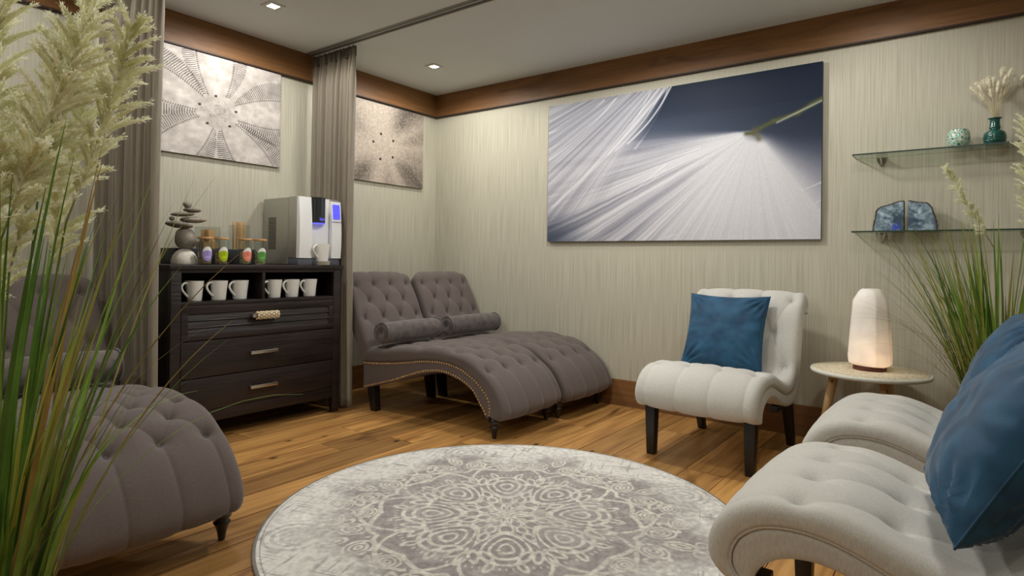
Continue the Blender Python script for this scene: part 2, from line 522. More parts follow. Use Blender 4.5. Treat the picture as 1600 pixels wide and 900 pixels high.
# ------------------------------------------------------------------ downlights
def downlight(x, y, label, gain=1.0):
    t = empty('recessed_downlight', (x, y, CEIL), 0, label, 'ceiling light', 'square recessed ceiling spotlights')
    a, b = .048, .027
    mb = MB()
    for (x0, x1, y0, y1) in ((-a, a, -a, -b), (-a, a, b, a), (-a, -b, -b, b), (b, a, -b, b)):
        mb.box(x0, x1, y0, y1, -.006, 0)
    mb.build('trim_plate', WHITEM, t)
    MB().box(-b, b, -b, b, -.004, -.001).build('lamp_lens', LAMPE, t)
    ld = bpy.data.lights.new('spot', 'SPOT')
    ld.energy = SPOT_POWER * gain
    ld.color = (1.0, 0.975, 0.94)
    ld.spot_size = math.radians(176)
    ld.spot_blend = 0.25
    ld.shadow_soft_size = 0.11
    lo = bpy.data.objects.new('spot', ld); COL.objects.link(lo); lo.parent = t; lo.location = (0, 0, -.02)
LL = ['square recessed ceiling spotlight above the dark chest of drawers', 'square recessed ceiling spotlight above the chaise pair in the corner',
      'square recessed ceiling spotlight above the left chaise pair', 'recessed spotlight out of view above the round rug',
      'recessed spotlight out of view before the round rug', 'recessed spotlight out of view above the pine side table',
      'recessed spotlight out of view above the near cream chair', 'added recessed spotlight out of view beside the viewer', 'added recessed spotlight out of view at the front wall']
for (x, y), lb, gn in zip(LAMP_POS, [LL[1], LL[0]] + LL[2:], LAMP_GAIN):
    downlight(x, y, lb, gn)

# ------------------------------------------------------------------ curtain tracks and curtains
def track(y, x1, label):
    t = empty('curtain_track', (0.03, y, CEIL), 0, label, 'curtain track', 'recessed ceiling curtain tracks')
    MB().box(0, x1, -.036, .036, -.006, 0).build('track_plate', TRACKM, t)
    for q in (-.024, .004, .016):
        MB().box(0, x1, q - .004, q + .004, -.0075, -.006).build('groove', TRACKD, t)
    MB().box(0, x1, .026, .036, -.009, -.006).build('white_lip', WHITEM, t)
track(-1.315, 4.2, 'long ceiling curtain track above the curtain beside the chest')
track(-2.62, 4.2, 'long ceiling curtain track above the left curtain, out of view')

def curtain(x0, x1, y, nf, amp, label, seed, zb=0.018, zt=2.405):
    r = np.random.default_rng(seed)
    t = empty('curtain', ((x0 + x1) / 2, y, 0), 0, label, 'curtain', 'taupe curtains on ceiling tracks')
    U = nf * 14; V = 40
    u = np.linspace(0, 1, U)[:, None]; z = np.linspace(zb, zt, V)[None, :]
    ph = np.cumsum(r.uniform(0.6, 1.5, U))
    ph = (ph / ph[-1])[:, None]
    a = amp * (0.55 + 0.8 * np.interp(u, np.linspace(0, 1, nf + 1), r.random(nf + 1)))
    f = (z - zb) / (zt - zb)
    pinch = 1 - 0.55 * sst(0.9, 1.0, f)
    wob = 0.15 * np.sin(3.1 * f + 9 * u)
    yy = a * pinch * (np.sin(2 * PI * nf * ph + wob) + 0.3 * np.sin(2 * PI * nf * 2.3 * ph + 2 * f + 1))
    xw = (x1 - x0) * (1 - 0.05 * np.sin(PI * (1 - f)) )
    xx = x0 + (u + 0.012 * np.sin(2 * PI * nf * ph * 0.5 + 2 * f)) * xw + 0 * f - (x0 + x1) / 2
    P = np.stack([xx + 0 * yy, yy + 0 * xx, z + 0 * yy], 2)
    o = MB().grid(P).build('drape', CURT, t, smooth=True)
    so = o.modifiers.new('thickness', 'SOLIDIFY'); so.thickness = 0.002
    # heading with small gathers
    U2 = nf * 16
    u = np.linspace(0, 1, U2)[:, None]; z2 = np.linspace(zt - .055, zt + .012, 5)[None, :]
    yy = np.interp(u, np.linspace(0, 1, U), a[:, 0]) * .35 * np.sin(2 * PI * nf * 1.6 * u) + 0.004 * np.sin(2 * PI * nf * 4 * u)
    xx = x0 + u * (x1 - x0) - (x0 + x1) / 2
    P = np.stack([xx + 0 * z2, yy - .004 + 0 * z2, z2 + 0 * yy], 2)
    h = MB().grid(P).build('heading_tape', HEAD, t, smooth=True)
    so = h.modifiers.new('thickness', 'SOLIDIFY'); so.thickness = 0.004
    for q in np.linspace(x0 + .03, x1 - .03, nf):
        MB().box(q - .005 - (x0 + x1) / 2, q + .005 - (x0 + x1) / 2, -.004, .004, zt, CEIL - .006).build('glider', WHITEM, t)
    return t
curtain(0.03, 0.50, -1.285, 9, .032, 'taupe gathered curtain hanging between the dark chest and the corner chaises', 3)
curtain(0.05, 0.735, -2.60, 12, .045, 'wide taupe gathered curtain hanging between the left chaise and the chest', 5)

# ------------------------------------------------------------------ pictures
def picture(name, W, Hh, D, paint, nx, ny, M4, label, edge):
    t = empty(name, (0, 0, 0), 0, label, 'picture')
    t.matrix_world = M4
    U, V = np.meshgrid(np.linspace(0, 1, nx), np.linspace(0, 1, ny), indexing='ij')
    P = np.stack([U * W, 0 * U - D - .0006, V * Hh], 2)
    mb = MB().grid(P)
    o = mb.build('print', VCOL, t)
    setcol(o.data, s2l(np.clip(paint(U, V), 0, 255) / 255.0).reshape(-1, 3))
    MB().box(0, W, -D, -.004, 0, Hh).build('stretcher_frame', edge, t)
    return t

def paint_feather(U, V):
    asp = 1.88 / 1.024
    x = U * asp; y = V
    x0, y0 = .80 * asp, .655
    dx, dy = x - x0, y - y0
    ang = np.degrees(np.arctan2(dy, dx)) % 360
    r = np.hypot(dx, dy)
    warp = (fbm(x * 3, y * 3, 5) - .5)
    # background: dark slate blue, lighter towards the bottom right
    dark = np.array([30, 41, 60.]); mid = np.array([104, 108, 128.])
    bgm = sst(.75, .2, V + .1 * warp)[..., None]
    img = dark * (1 - bgm) + mid * bgm
    img = img + (V[..., None] > .8) * -4
    # white fan from the seed
    a = ang + 1.5 * warp
    fan = sst(172, 190, a) * sst(352, 285, a)
    fan = fan * (0.35 + 0.65 * sst(0.0, .12, r)) 
    st = .5 * vnoise(a * .35, r * .6, 21) + .3 * vnoise(a * 1.1, r * .8, 22) + .2 * vnoise(a * 3.2, r * 1.2, 23)
    st = np.clip((st - .5) * 2.4 + .5, 0, 1)
    st = .6 + (st - .6) * (1 - .7 * sst(222, 262, a))
    fine = vnoise(a * 3.2, r * .5, 24) ** 6
    near = sst(1.55, .35, r)
    lev = np.clip(.34 + .62 * st * (1 - .75 * near) + .58 * near + .35 * fine * (1 - .6 * near), 0, 1.05)
    lev = lev - .34 * (1 - st) * sst(236, 205, a) * sst(.15, .6, r)
    lev = np.clip(lev, 0, 1.05) * (1 - .5 * sst(298, 345, a))
    shade = np.array([104, 104, 120.]); grey = np.array([222, 222, 226.])
    fc = shade + (grey - shade) * lev[..., None]
    al = np.clip(fan * 1.25, 0, 1)[..., None]
    img = img * (1 - al) + fc * al
    # soft halo over the top of the fan
    hal = np.exp(-((dy - .02) / .15) ** 2) * sst(.55, -.9, dx) * .45
    img = img + (np.array([170, 174, 190.]) - img) * (hal * (1 - al[..., 0]) * .8)[..., None]
    # second sheaf from the top, crossing to the left
    sx, sy = .60 * asp, 1.28
    ax = np.degrees(np.arctan2(sy - y, sx - x))
    rr = np.hypot(sx - x, sy - y)
    edge_m = sst(61, 50, ax + 2 * warp) * sst(.30, .5, V + .55 * (.5 - U) + .1 * warp)
    st2 = .5 * vnoise(ax * 1.1, rr * .5, 31) + .3 * vnoise(ax * 3, rr, 32) + .2 * vnoise(ax * 7, rr, 33)
    c2 = np.array([128, 126, 138.]) + (np.array([226, 226, 230.]) - np.array([128, 126, 138.])) * np.clip(.05 + 1.2 * st2, 0, 1)[..., None]
    al2 = (edge_m * .85)[..., None]
    img = img * (1 - al2) + c2 * al2
    # bold single fibres
    def line(p, q, wd, col, al, bw=.02):
        nonlocal img
        p = np.array(p) * (asp, 1); q = np.array(q) * (asp, 1)
        d = q - p; t = np.clip(((x - p[0]) * d[0] + (y - p[1]) * d[1]) / (d @ d), 0, 1)
        bow = bw * np.sin(PI * t)
        dd = np.hypot(x - p[0] - t * d[0] - bow, y - p[1] - t * d[1] + bow)
        m_ = (np.exp(-(dd / wd) ** 2) * al)[..., None]
        img = img * (1 - m_) + np.array(col, float) * m_
    for p, q, wd, al in [((.50, 1.0), (.0, .22), .012, .6), ((.47, 1.0), (.02, .25), .006, .7), ((.515, 1.0), (.35, .66), .006, .85), ((.505, 1.0), (.38, .62), .005, .6),
                         ((.49, 1.0), (.30, .62), .006, .6), ((.44, 1.0), (.27, .60), .005, .5), ((.30, .98), (.0, .60), .005, .8), ((.36, 1.0), (.0, .68), .004, .6),
                         ((.25, .98), (.0, .80), .006, .7), ((.5, .5), (.05, .0), .005, .9), ((.5, .47), (.08, .0), .004, .7), ((.62, .58), (.0, .33), .004, .7),
                         ((.55, .44), (.14, .0), .004, .6), ((.66, .5), (.0, .12), .006, .4), ((1.0, .32), (.5, .02), .004, .7), ((1.0, .22), (.7, .0), .004, .5), ((1.0, .17), (.76, .0), .003, .5),
                         ((.7, .45), (.3, .0), .004, .35), ((.74, .45), (.4, .0), .004, .35), ((.72, .5), (.22, .0), .004, .35)]:
        line(p, q, wd, (238, 238, 240), al)
    bl = (sst(.25, .0, U) * sst(.30, .0, V))[..., None] * .8
    img = img * (1 - bl) + np.array([62, 72, 92.]) * bl
    # stem
    pts = [(.775, .64), (.80, .64), (.815, .66), (.86, .695), (.93, .725), (.97, .765), (1.01, .80)]
    for p, q in zip(pts[:-1], pts[1:]):
        line(p, q, .013, (84, 88, 52), .95, 0)
    line((.80, .655), (.815, .60), .018, (96, 92, 72), .8, 0)
    line((.87, .685), (1.0, .780), .006, (196, 200, 188), .7, 0)
    img = img * (.97 + .06 * nr.random(U.shape))[..., None]
    return img * .93

def paint_dollar(U, V):
    asp = 1.24
    x = (U - .55) * asp; y = V - .46
    n = fbm(U * 26, V * 22, 41, 4)
    img = np.array([190, 183, 176.]) + (n[..., None] - .5) * np.array([56, 56, 56.])
    cen = np.exp(-((x * x + y * y) / .02) ** 2)
    img = img - cen[..., None] * (6 + 40 * (vnoise(U * 160, V * 140, 44) > .75)[..., None])
    ink = np.zeros_like(U)
    def petal(th, L0, ws):
        nonlocal ink
        c, s = math.cos(th), math.sin(th)
        a = x * c + y * s; b0 = -x * s + y * c
        for sg in (1, -1):
            b = b0 * sg
            bd = .035 + .12 * np.sin(np.clip((a - .05) / L0, 0, 1) * PI * .62)
            inr = (a > .15) & (a < L0 + .6)
            # dotted inner line
            dots = np.exp(-((b - bd) / .007) ** 2) * (np.sin(a * 2 * PI / .018) > -.25)
            ink = np.maximum(ink, dots * inr * .85)
            wd = ws * np.sin(np.clip((a - .14) / L0, 0, 1) * PI * .72) ** .8
            t = (b - bd - .014) / np.maximum(wd, 1e-4)
            hz = (t > 0) & (t < 1) & inr
            hatch = sst(.2, .75, np.sin((a + .35 * (b - bd)) * 2 * PI / .0185 + 2.2 * (fbm(U * 40, V * 40, 47, 2) - .5)))
            ink = np.maximum(ink, hz * hatch * (.7 + .3 * t))
        d = np.hypot(a - .155, b0 - .012)
        ink = np.maximum(ink, (d < .0125) * 1.0)
        shade_ = np.exp(-(b0 / .07) ** 2) * sst(.1, .3, a)
        return shade_
    for th, L0, ws in ((160, .62, .15), (93, .62, .10), (10, .62, .17), (-55, .62, .13), (-128, .62, .13)):
        sh = petal(math.radians(th), L0, ws)
        img = img + sh[..., None] * 12
    img = img * (1 - ink[..., None] * .9) + np.array([52, 44, 42.]) * ink[..., None] * .9
    return img

def paint_dollar2(U, V):
    asp = 1.08
    x = (U - .42) * asp; y = V - .46
    r = np.hypot(x, y); th = np.degrees(np.arctan2(y, x)) % 360
    n = fbm(U * 60, V * 60, 61, 3)
    img = np.array([186, 173, 158.]) + (n[..., None] - .5) * 46
    dk = np.zeros_like(U)
    for a0, wdt, st in ((55, 17, .9), (-35, 20, .8), (-132, 16, .9), (20, 10, .45), (-10, 14, .4), (150, 14, .35), (-80, 12, .4)):
        da = (th - a0 + 180) % 360 - 180
        tex = .55 + .45 * (vnoise(U * 110, V * 110, 67) > .45)
        dk = np.maximum(dk, np.exp(-(da / wdt) ** 2) * sst(.12, .5, r) * st * tex)
    img = img * (1 - .52 * dk[..., None])
    rows = (np.sin(r * 2 * PI / .025) > .2) * (np.abs((th - 318 + 180) % 360 - 180) < 9) * sst(.2, .3, r)
    img = img * (1 - .25 * rows[..., None])
    for a0 in (38, 108, 165, -110, -40):
        d = np.hypot(x - .17 * math.cos(math.radians(a0)), y - .17 * math.sin(math.radians(a0)))
        img = np.where((d < .017)[..., None], np.array([60, 50, 48.]), img)
    return img

# back wall: local +X right, -Y out of the wall
picture('feather_picture', 1.8806, 1.0244, .03, paint_feather, 480, 262, Matrix.Translation((1.2087, 0, 1.1513)),
        'wide frameless photo print of a white feather with blue on the back wall', CANVE)
# left wall: rotate so that local X runs along +Y, local -Y faces +X
ROT_L = Matrix.Rotation(PI / 2, 4, 'Z')
picture('sand_dollar_picture', .95, .628, .022, paint_dollar, 330, 218, Matrix.Translation((0, -2.485, 1.611)) @ ROT_L,
        'frameless sand dollar print with dark hatched petals above the chest', CANVP)
picture('sand_dollar_picture', .745, .624, .022, paint_dollar2, 240, 200, Matrix.Translation((0, -.925, 1.607)) @ ROT_L,
        'paler blurred sand dollar print on the left wall above the corner chaises', CANVP)

# ------------------------------------------------------------------ upholstery tools
def catmull(P, n):
    P = np.asarray(P, float)
    Q = np.vstack([2 * P[0] - P[1], P, 2 * P[-1] - P[-2]])
    out = []
    t = np.linspace(0, len(P) - 1, n)
    for tt in t:
        i = min(int(tt), len(P) - 2); f = tt - i
        p0, p1, p2, p3 = Q[i], Q[i + 1], Q[i + 2], Q[i + 3]
        out.append(.5 * ((2 * p1) + (-p0 + p2) * f + (2 * p0 - 5 * p1 + 4 * p2 - p3) * f ** 2 + (-p0 + 3 * p1 - 3 * p2 + p3) * f ** 3))
    return np.array(out)

def stations(A, B, n):
    """dense matching curves, resampled to equal arc length of the first"""
    a = catmull(A, 900); b = catmull(B, 900)
    s = np.r_[0, np.cumsum(np.hypot(*np.diff(a, axis=0).T))]
    q = np.linspace(0, s[-1], n)
    f = lambda c: np.stack([np.interp(q, s, c[:, 0]), np.interp(q, s, c[:, 1])], 1)
    return f(a), f(b), q

def seg_d(S, Y, p, q):
    d = np.array(q) - np.array(p)
    t = np.clip(((S - p[0]) * d[0] + (Y - p[1]) * d[1]) / (d @ d + 1e-12), 0, 1)
    return np.hypot(S - p[0] - t * d[0], Y - p[1] - t * d[1]), t

def tuft(S, Y, buttons, creases, depth, sig, cd_, cw, hw):
    D = np.zeros_like(S)
    dm = np.full_like(S, 9.0)
    for (a, b) in buttons:
        dm = np.minimum(dm, np.hypot(S - a, Y - b))
    D -= depth * (.5 * np.exp(-dm / (sig * .6)) + .5 * np.exp(-dm / (sig * 1.35)))
    c = np.full_like(S, 9.0)
    for p, q in creases:
        d, t = seg_d(S, Y, p, q)
        c = np.minimum(c, d)
    D -= cd_ * np.exp(-c / cw) + cd_ * .8 * np.exp(-(c / (cw * 5)) ** 2)
    return D

def cushion_sweep(A, M, hw, n, nj, r_edge, disp=None, bulge=.006, welt_in=.004):
    """closed body swept in the XZ plane; A top curve, M lower curve, hw half width (array or number)"""
    a, mm, s = stations(A, M, n)
    T = np.gradient(a, axis=0); T /= np.linalg.norm(T, axis=1)[:, None]
    Nn = np.stack([-T[:, 1], T[:, 0]], 1)
    Dv = mm - a
    flip = np.sign((Nn * Dv).sum(1)); flip = -np.where(np.median(flip) == 0, 1, np.median(flip))
    Nn = Nn * flip
    Dl = np.linalg.norm(Dv, axis=1)
    Du = Dv / Dl[:, None]
    hwv = hw(s) if callable(hw) else np.full(n, hw)
    na = 7
    rows = []
    P = np.zeros((n, 0, 3))
    cols = []
    r = np.minimum(r_edge, .75 * Dl)
    # side pieces: list of (y offset from half width, h below top)
    def side(sign):
        L_ = []
        for f in (1.0, .85, .6, .35, .12):
            h = r + (Dl - r) * f
            yo = -bulge * (1 - np.sin(PI * np.clip((1 - f) * .5 + .02, 0, .5))) - (welt_in if f == 1.0 else 0)
            L_.append((sign * (hwv + yo), h))
        for k in range(na):
            th = PI / 2 * k / na
            L_.append((sign * (hwv - r + r * math.cos(th)), r * (1 - math.sin(th))))
        return L_
    left = side(-1)
    right = side(1)[::-1]
    inner = np.linspace(-1, 1, nj)
    for y, h in left:
        cols.append(np.stack([a[:, 0] + Du[:, 0] * h, y, a[:, 1] + Du[:, 1] * h], 1))
    nl = len(left)
    for t in inner:
        y = t * (hwv - r)
        cols.append(np.stack([a[:, 0], y, a[:, 1]], 1))
    for y, h in right:
        cols.append(np.stack([a[:, 0] + Du[:, 0] * h, y, a[:, 1] + Du[:, 1] * h], 1))
    P = np.stack(cols, 1)
    if disp is not None:
        S = np.repeat(s[:, None], P.shape[1], 1); Y = P[:, :, 1]
        d = disp(S, Y)
        # fade the displacement on the vertical sides
        J = P.shape[1]
        wgt = np.ones(J); wgt[:5] = [0, 0, .1, .25, .5]; wgt[-5:] = [.5, .25, .1, 0, 0]
        d = d * wgt[None, :]
        P[:, :, 0] += Nn[:, 0:1] * d
        P[:, :, 2] += Nn[:, 1:2] * d
    J = P.shape[1]
    mb = MB().grid(P)
    for i in range(n - 1):      # bottom closing strip
        mb.f.append((i * J + J - 1, i * J, (i + 1) * J, (i + 1) * J + J - 1))
    mb.f.append(tuple(reversed(range(J))))
    mb.f.append(tuple((n - 1) * J + j for j in range(J)))
    def at(sv, y, d=0.0):
        i = np.interp(sv, s, np.arange(n)); i0 = int(i)
        p = np.array([np.interp(sv, s, a[:, 0]), np.interp(sv, s, a[:, 1])]); q = np.array([np.interp(sv, s, Nn[:, 0]), np.interp(sv, s, Nn[:, 1])])
        q /= np.linalg.norm(q)
        return Vector((p[0] + q[0] * d, y, p[1] + q[1] * d)), Vector((q[0], 0, q[1]))
    return mb, a, s, at

def recalc(o):
    bm = bmesh.new(); bm.from_mesh(o.data)
    bmesh.ops.recalc_face_normals(bm, faces=bm.faces)
    bm.to_mesh(o.data); bm.free()

me_btn = {}
def add_buttons(parent, pts, material, rad):
    key = (material.name, rad)
    if key not in me_btn:
        me = MB().ell((0, 0, 0), (rad, rad, rad * .55), 14, 8).mesh('button', True)
        me.materials.append(material); me_btn[key] = me
    for p, n in pts:
        o = bpy.data.objects.new('button', me_btn[key]); COL.objects.link(o); o.parent = parent
        o.location = p
        o.rotation_mode = 'QUATERNION'
        o.rotation_quaternion = n.to_track_quat('Z', 'Y')

def rows_to_buttons(rows, pitch):
    B = []
    for s, k in rows:
        for i in range(k):
            B.append((s, (i - (k - 1) / 2) * pitch))
    return B

def diamond_creases(rows, pitch, s_start=None, s_end=None):
    C = []
    for (s0, k0), (s1, k1) in zip(rows[:-1], rows[1:]):
        for i in range(k0):
            y0 = (i - (k0 - 1) / 2) * pitch
            for j in range(k1):
                y1 = (j - (k1 - 1) / 2) * pitch
                if abs(abs(y1 - y0) - pitch / 2) < 1e-3:
                    C.append(((s0, y0), (s1, y1)))
    if s_start is not None:
        s, k = rows[0]
        for i in range(k):
            y = (i - (k - 1) / 2) * pitch; C.append(((s, y), (s_start, y)))
    if s_end is not None:
        s, k = rows[-1]
        for i in range(k):
            y = (i - (k - 1) / 2) * pitch; C.append(((s, y), (s_end, y)))
    return C

def arc_at(A, x=None, z=None):
    a = catmull(A, 900); s = np.r_[0, np.cumsum(np.hypot(*np.diff(a, axis=0).T))]
    d = np.zeros(900)
    if x is not None: d += (a[:, 0] - x) ** 2
    if z is not None: d += (a[:, 1] - z) ** 2
    return s[np.argmin(d)]

# ------------------------------------------------------------------ chaise longue (local: x from the wall, y centred, z up)
CA = [(.56, .415), (.68, .425), (.8, .437), (.95, .455), (1.1, .470), (1.25, .475), (1.38, .463), (1.5, .430), (1.6, .375), (1.68, .30), (1.73, .225), (1.75, .165), (1.737, .125), (1.69, .106)]
CM = [(.557, .318), (.7, .328), (.85, .345), (.98, .365), (1.10, .385), (1.22, .395), (1.32, .391), (1.40, .376), (1.47, .348), (1.53, .315), (1.58, .275), (1.615, .235), (1.632, .19), (1.632, .135)]
CB = [(.557, .140), (.7, .180), (.85, .223), (.98, .268), (1.10, .305), (1.22, .326), (1.30, .324), (1.38, .308), (1.45, .283), (1.505, .250), (1.54, .21), (1.565, .175), (1.59, .145), (1.612, .112)]
BA = [(.635, .36), (.585, .47), (.53, .585), (.465, .71), (.402, .825), (.378, .868), (.350, .893), (.315, .902), (.28, .888), (.262, .86)]
BM = [(.535, .335), (.48, .43), (.41, .55), (.345, .67), (.30, .77), (.29, .80), (.282, .82), (.275, .83), (.265, .835), (.25, .84)]
HWC = .298
def chaise(label, loc):
    t = empty('chaise_longue', (0, 0, 0), 0, label, 'chaise', 'grey tufted chaises in pairs')
    pitch = .158
    # seat
    rows = [(arc_at(CA, x=.78), 4), (arc_at(CA, x=.92), 3), (arc_at(CA, x=1.075), 4), (arc_at(CA, x=1.215), 3)]
    rows = [(arc_at(CA, x=.74), 4), (arc_at(CA, x=.90), 3), (arc_at(CA, x=1.055), 4), (arc_at(CA, x=1.21), 3), (arc_at(CA, x=1.345), 4), (arc_at(CA, x=1.47), 3), (arc_at(CA, x=1.588), 4)]
    B = rows_to_buttons(rows, pitch)
    C = diamond_creases(rows, pitch, s_end=arc_at(CA, x=1.69, z=.106))
    S_end = arc_at(CA, x=1.69, z=.106)
    dispf = lambda S, Y: tuft(S, Y, B, C, .046, .029, .0055, .0055, HWC) * sst(S_end, S_end - .03, S) + .010 * np.cos(np.clip(Y / HWC, -1, 1) * PI / 2)
    mb, a, s, at = cushion_sweep(CA, CM, HWC, 300, 110, .042, dispf, bulge=.004)
    seat = mb.build('seat_cushion', GREY, t, smooth=True); recalc(seat)
    pts = []
    for sv, y in B:
        d = float(dispf(np.array([[sv]]), np.array([[y]]))[0, 0])
        pts.append(at(sv, y, d + .010))
    add_buttons(seat, pts, GREYV, .0140)
    # frame below the nail line
    mb, *_ = cushion_sweep(CM, CB, HWC - .006, 120, 4, .004, None, bulge=0, welt_in=0)
    fr = mb.build('upholstered_frame', GREY, t, smooth=True, angle=35)
    # backrest
    hwf = lambda s: np.where(s > s[-1] - .16, HWC - (.075 - np.sqrt(np.clip(.075 ** 2 - np.clip(s - (s[-1] - .16), 0, .075) ** 2, 0, 1))), HWC)
    brow = [(arc_at(BA, z=.50), 3), (arc_at(BA, z=.605), 4), (arc_at(BA, z=.715), 3), (arc_at(BA, z=.825), 4)]
    BB = rows_to_buttons(brow, pitch)
    CC = diamond_creases(brow, pitch, s_end=arc_at(BA, x=.28, z=.888))
    bdis = lambda S, Y: tuft(S, Y, BB, CC, .040, .025, .005, .005, HWC) + .008 * np.cos(np.clip(Y / HWC, -1, 1) * PI / 2)
    mb, a, s, at = cushion_sweep(BA, BM, hwf, 170, 110, .035, bdis, bulge=.003)
    back = mb.build('backrest', GREY, t, smooth=True); recalc(back)
    pts = []
    for sv, y in BB:
        d = float(bdis(np.array([[sv]]), np.array([[y]]))[0, 0])
        pts.append(at(sv, y, d + .010))
    add_buttons(back, pts, GREYV, .0140)
    # nail heads
    cm = catmull(CM, 400); cb = catmull(CB, 400)
    for sg in (-1, 1):
        nb = MB()
        for c_, off in ((cm, (0, -.009)), (cb, (0, .011))):
            ss = np.r_[0, np.cumsum(np.hypot(*np.diff(c_, axis=0).T))]
            for q in np.arange(.01, ss[-1], .019):
                nb.ell((np.interp(q, ss, c_[:, 0]) + off[0], sg * (HWC - .0055), np.interp(q, ss, c_[:, 1]) + off[1]), (.0058, .005, .0058), 8, 6)
        o = nb.build('nailhead_trim', BRASS, fr, smooth=True); o['kind'] = 'stuff'
    # legs
    prof = [(.010, 0), (.012, .004), (.016, .03), (.024, .055), (.029, .062), (.029, .066), (.022, .070), (.022, .075), (.031, .084), (.034, .096), (.031, .108), (.022, .116), (.020, .125)]
    for y in (-.262, .262):
        MB().lathe(prof, 20, 1.645, y).build('front_leg', LEGW, t, smooth=True)
        MB().taper((.645, y, 0), (.026, .022), (.615, y, .20), (.034, .028)).build('rear_leg', BLACKW, t, bevel=.003)
    t.location = loc
    return t

ch_a = chaise('grey tufted chaise longue in the corner alcove, nearer to the curtain, brass nailheads showing', (0, -.937, 0))
def chaise_copy(label, loc):
    c = copy_tree(ch_a); c.location = loc; c['label'] = label
    return c
ch_b = chaise_copy('grey tufted chaise longue in the corner alcove, standing against the back wall', (0.03, -.322, 0))
ch_l = chaise_copy('grey tufted chaise longue at the left, large in front, before the wide curtain', (0.02, -3.035, 0))
ch_m = chaise_copy('grey tufted chaise longue at the far left edge, mostly hidden behind the grass', (0.02, -3.655, 0))

def bolster(label, loc, ln, rz=0.0):
    t = empty('bolster_pillow', loc, rz, label, 'bolster', 'grey velvet bolsters on the chaises')
    R_ = .072
    prof = []
    n = 30
    U = np.linspace(0, 1, 40); K = 40
    P = np.zeros((40, K, 3))
    for i, u in enumerate(U):
        for k in range(K):
            th = 2 * PI * k / (K - 1)
            rr = R_ * (1 - .03 * math.cos(2 * PI * u)) * (1 + .012 * math.sin(5 * th + 9 * u) + .01 * math.sin(3 * th - 14 * u))
            e = min(u, 1 - u) * ln
            rr *= 1 - .10 * math.exp(-e / .012)
            P[i, k] = (rr * math.cos(th), (u - .5) * ln, R_ + rr * .98 * math.sin(th))
    b = MB().grid(P).build('velvet_body', GREYV, t, smooth=True)
    for sg in (-1, 1):
        y = sg * ln / 2
        vs = [(0, y - sg * .012, R_)]
        ring = []
        mb = MB()
        PP = np.zeros((8, 41, 3))
        for i, f in enumerate(np.linspace(0, 1, 8)):
            for k in range(41):
                th = 2 * PI * k / 40
                rr = R_ * .93 * f
                PP[i, k] = (rr * math.cos(th), y + sg * (.012 * (math.sin(PI * f) if f < 1 else 0) - .010 * (1 - f) + .0015 * math.sin(20 * th) * f * (1 - f) * 4), R_ + rr * math.sin(th))
        mb.grid(PP).build('gathered_end', GREYV, t, smooth=True)
        pts = [(R_ * .95 * math.cos(2 * PI * k / 40), y, R_ + R_ * .95 * math.sin(2 * PI * k / 40)) for k in range(41)]
        MB().tube(pts, .0042, 6, False).build('piping', GREYV, t, smooth=True)
    return t
bolster('grey velvet bolster on the corner chaise nearer to the curtain', (.715, -.965, .445), .52, math.radians(2))
bolster('grey velvet bolster on the corner chaise against the back wall', (.735, -.345, .446), .53, math.radians(-2))
bolster('grey velvet bolster on the large left chaise behind the grass', (.765, -3.045, .446), .53, math.radians(1))
bolster('grey velvet bolster on the chaise at the far left edge', (.765, -3.66, .446), .53)

# ------------------------------------------------------------------ cream slipper chairs (local: front at x=0 running back along +x, y centred)
HA = [(.075, .258), (.03, .268), (.003, .30), (.002, .35), (.028, .403), (.08, .447), (.16, .474), (.25, .474), (.33, .455), (.41, .426), (.48, .403), (.54, .398), (.59, .42), (.623, .47), (.648, .54), (.673, .62), (.70, .70), (.73, .77), (.765, .82), (.81, .847), (.86, .84), (.893, .805), (.897, .757), (.872, .722)]
HM = [(.09, .266), (.072, .28), (.06, .302), (.062, .335), (.082, .372), (.125, .402), (.185, .415), (.25, .413), (.315, .397), (.385, .370), (.455, .346), (.53, .335), (.605, .345), (.67, .395), (.705, .47), (.73, .56), (.752, .64), (.775, .70), (.795, .735), (.812, .757), (.832, .768), (.846, .768), (.85, .755), (.848, .735)]
HB = [(.105, .262), (.108, .272), (.112, .285), (.120, .302), (.138, .322), (.168, .342), (.208, .353), (.25, .355), (.30, .345), (.36, .318), (.43, .288), (.52, .268), (.625, .272), (.70, .325), (.735, .42), (.757, .53), (.775, .62), (.79, .68), (.80, .712), (.808, .73), (.815, .738), (.822, .74), (.826, .738), (.83, .73)]
HWH = .312
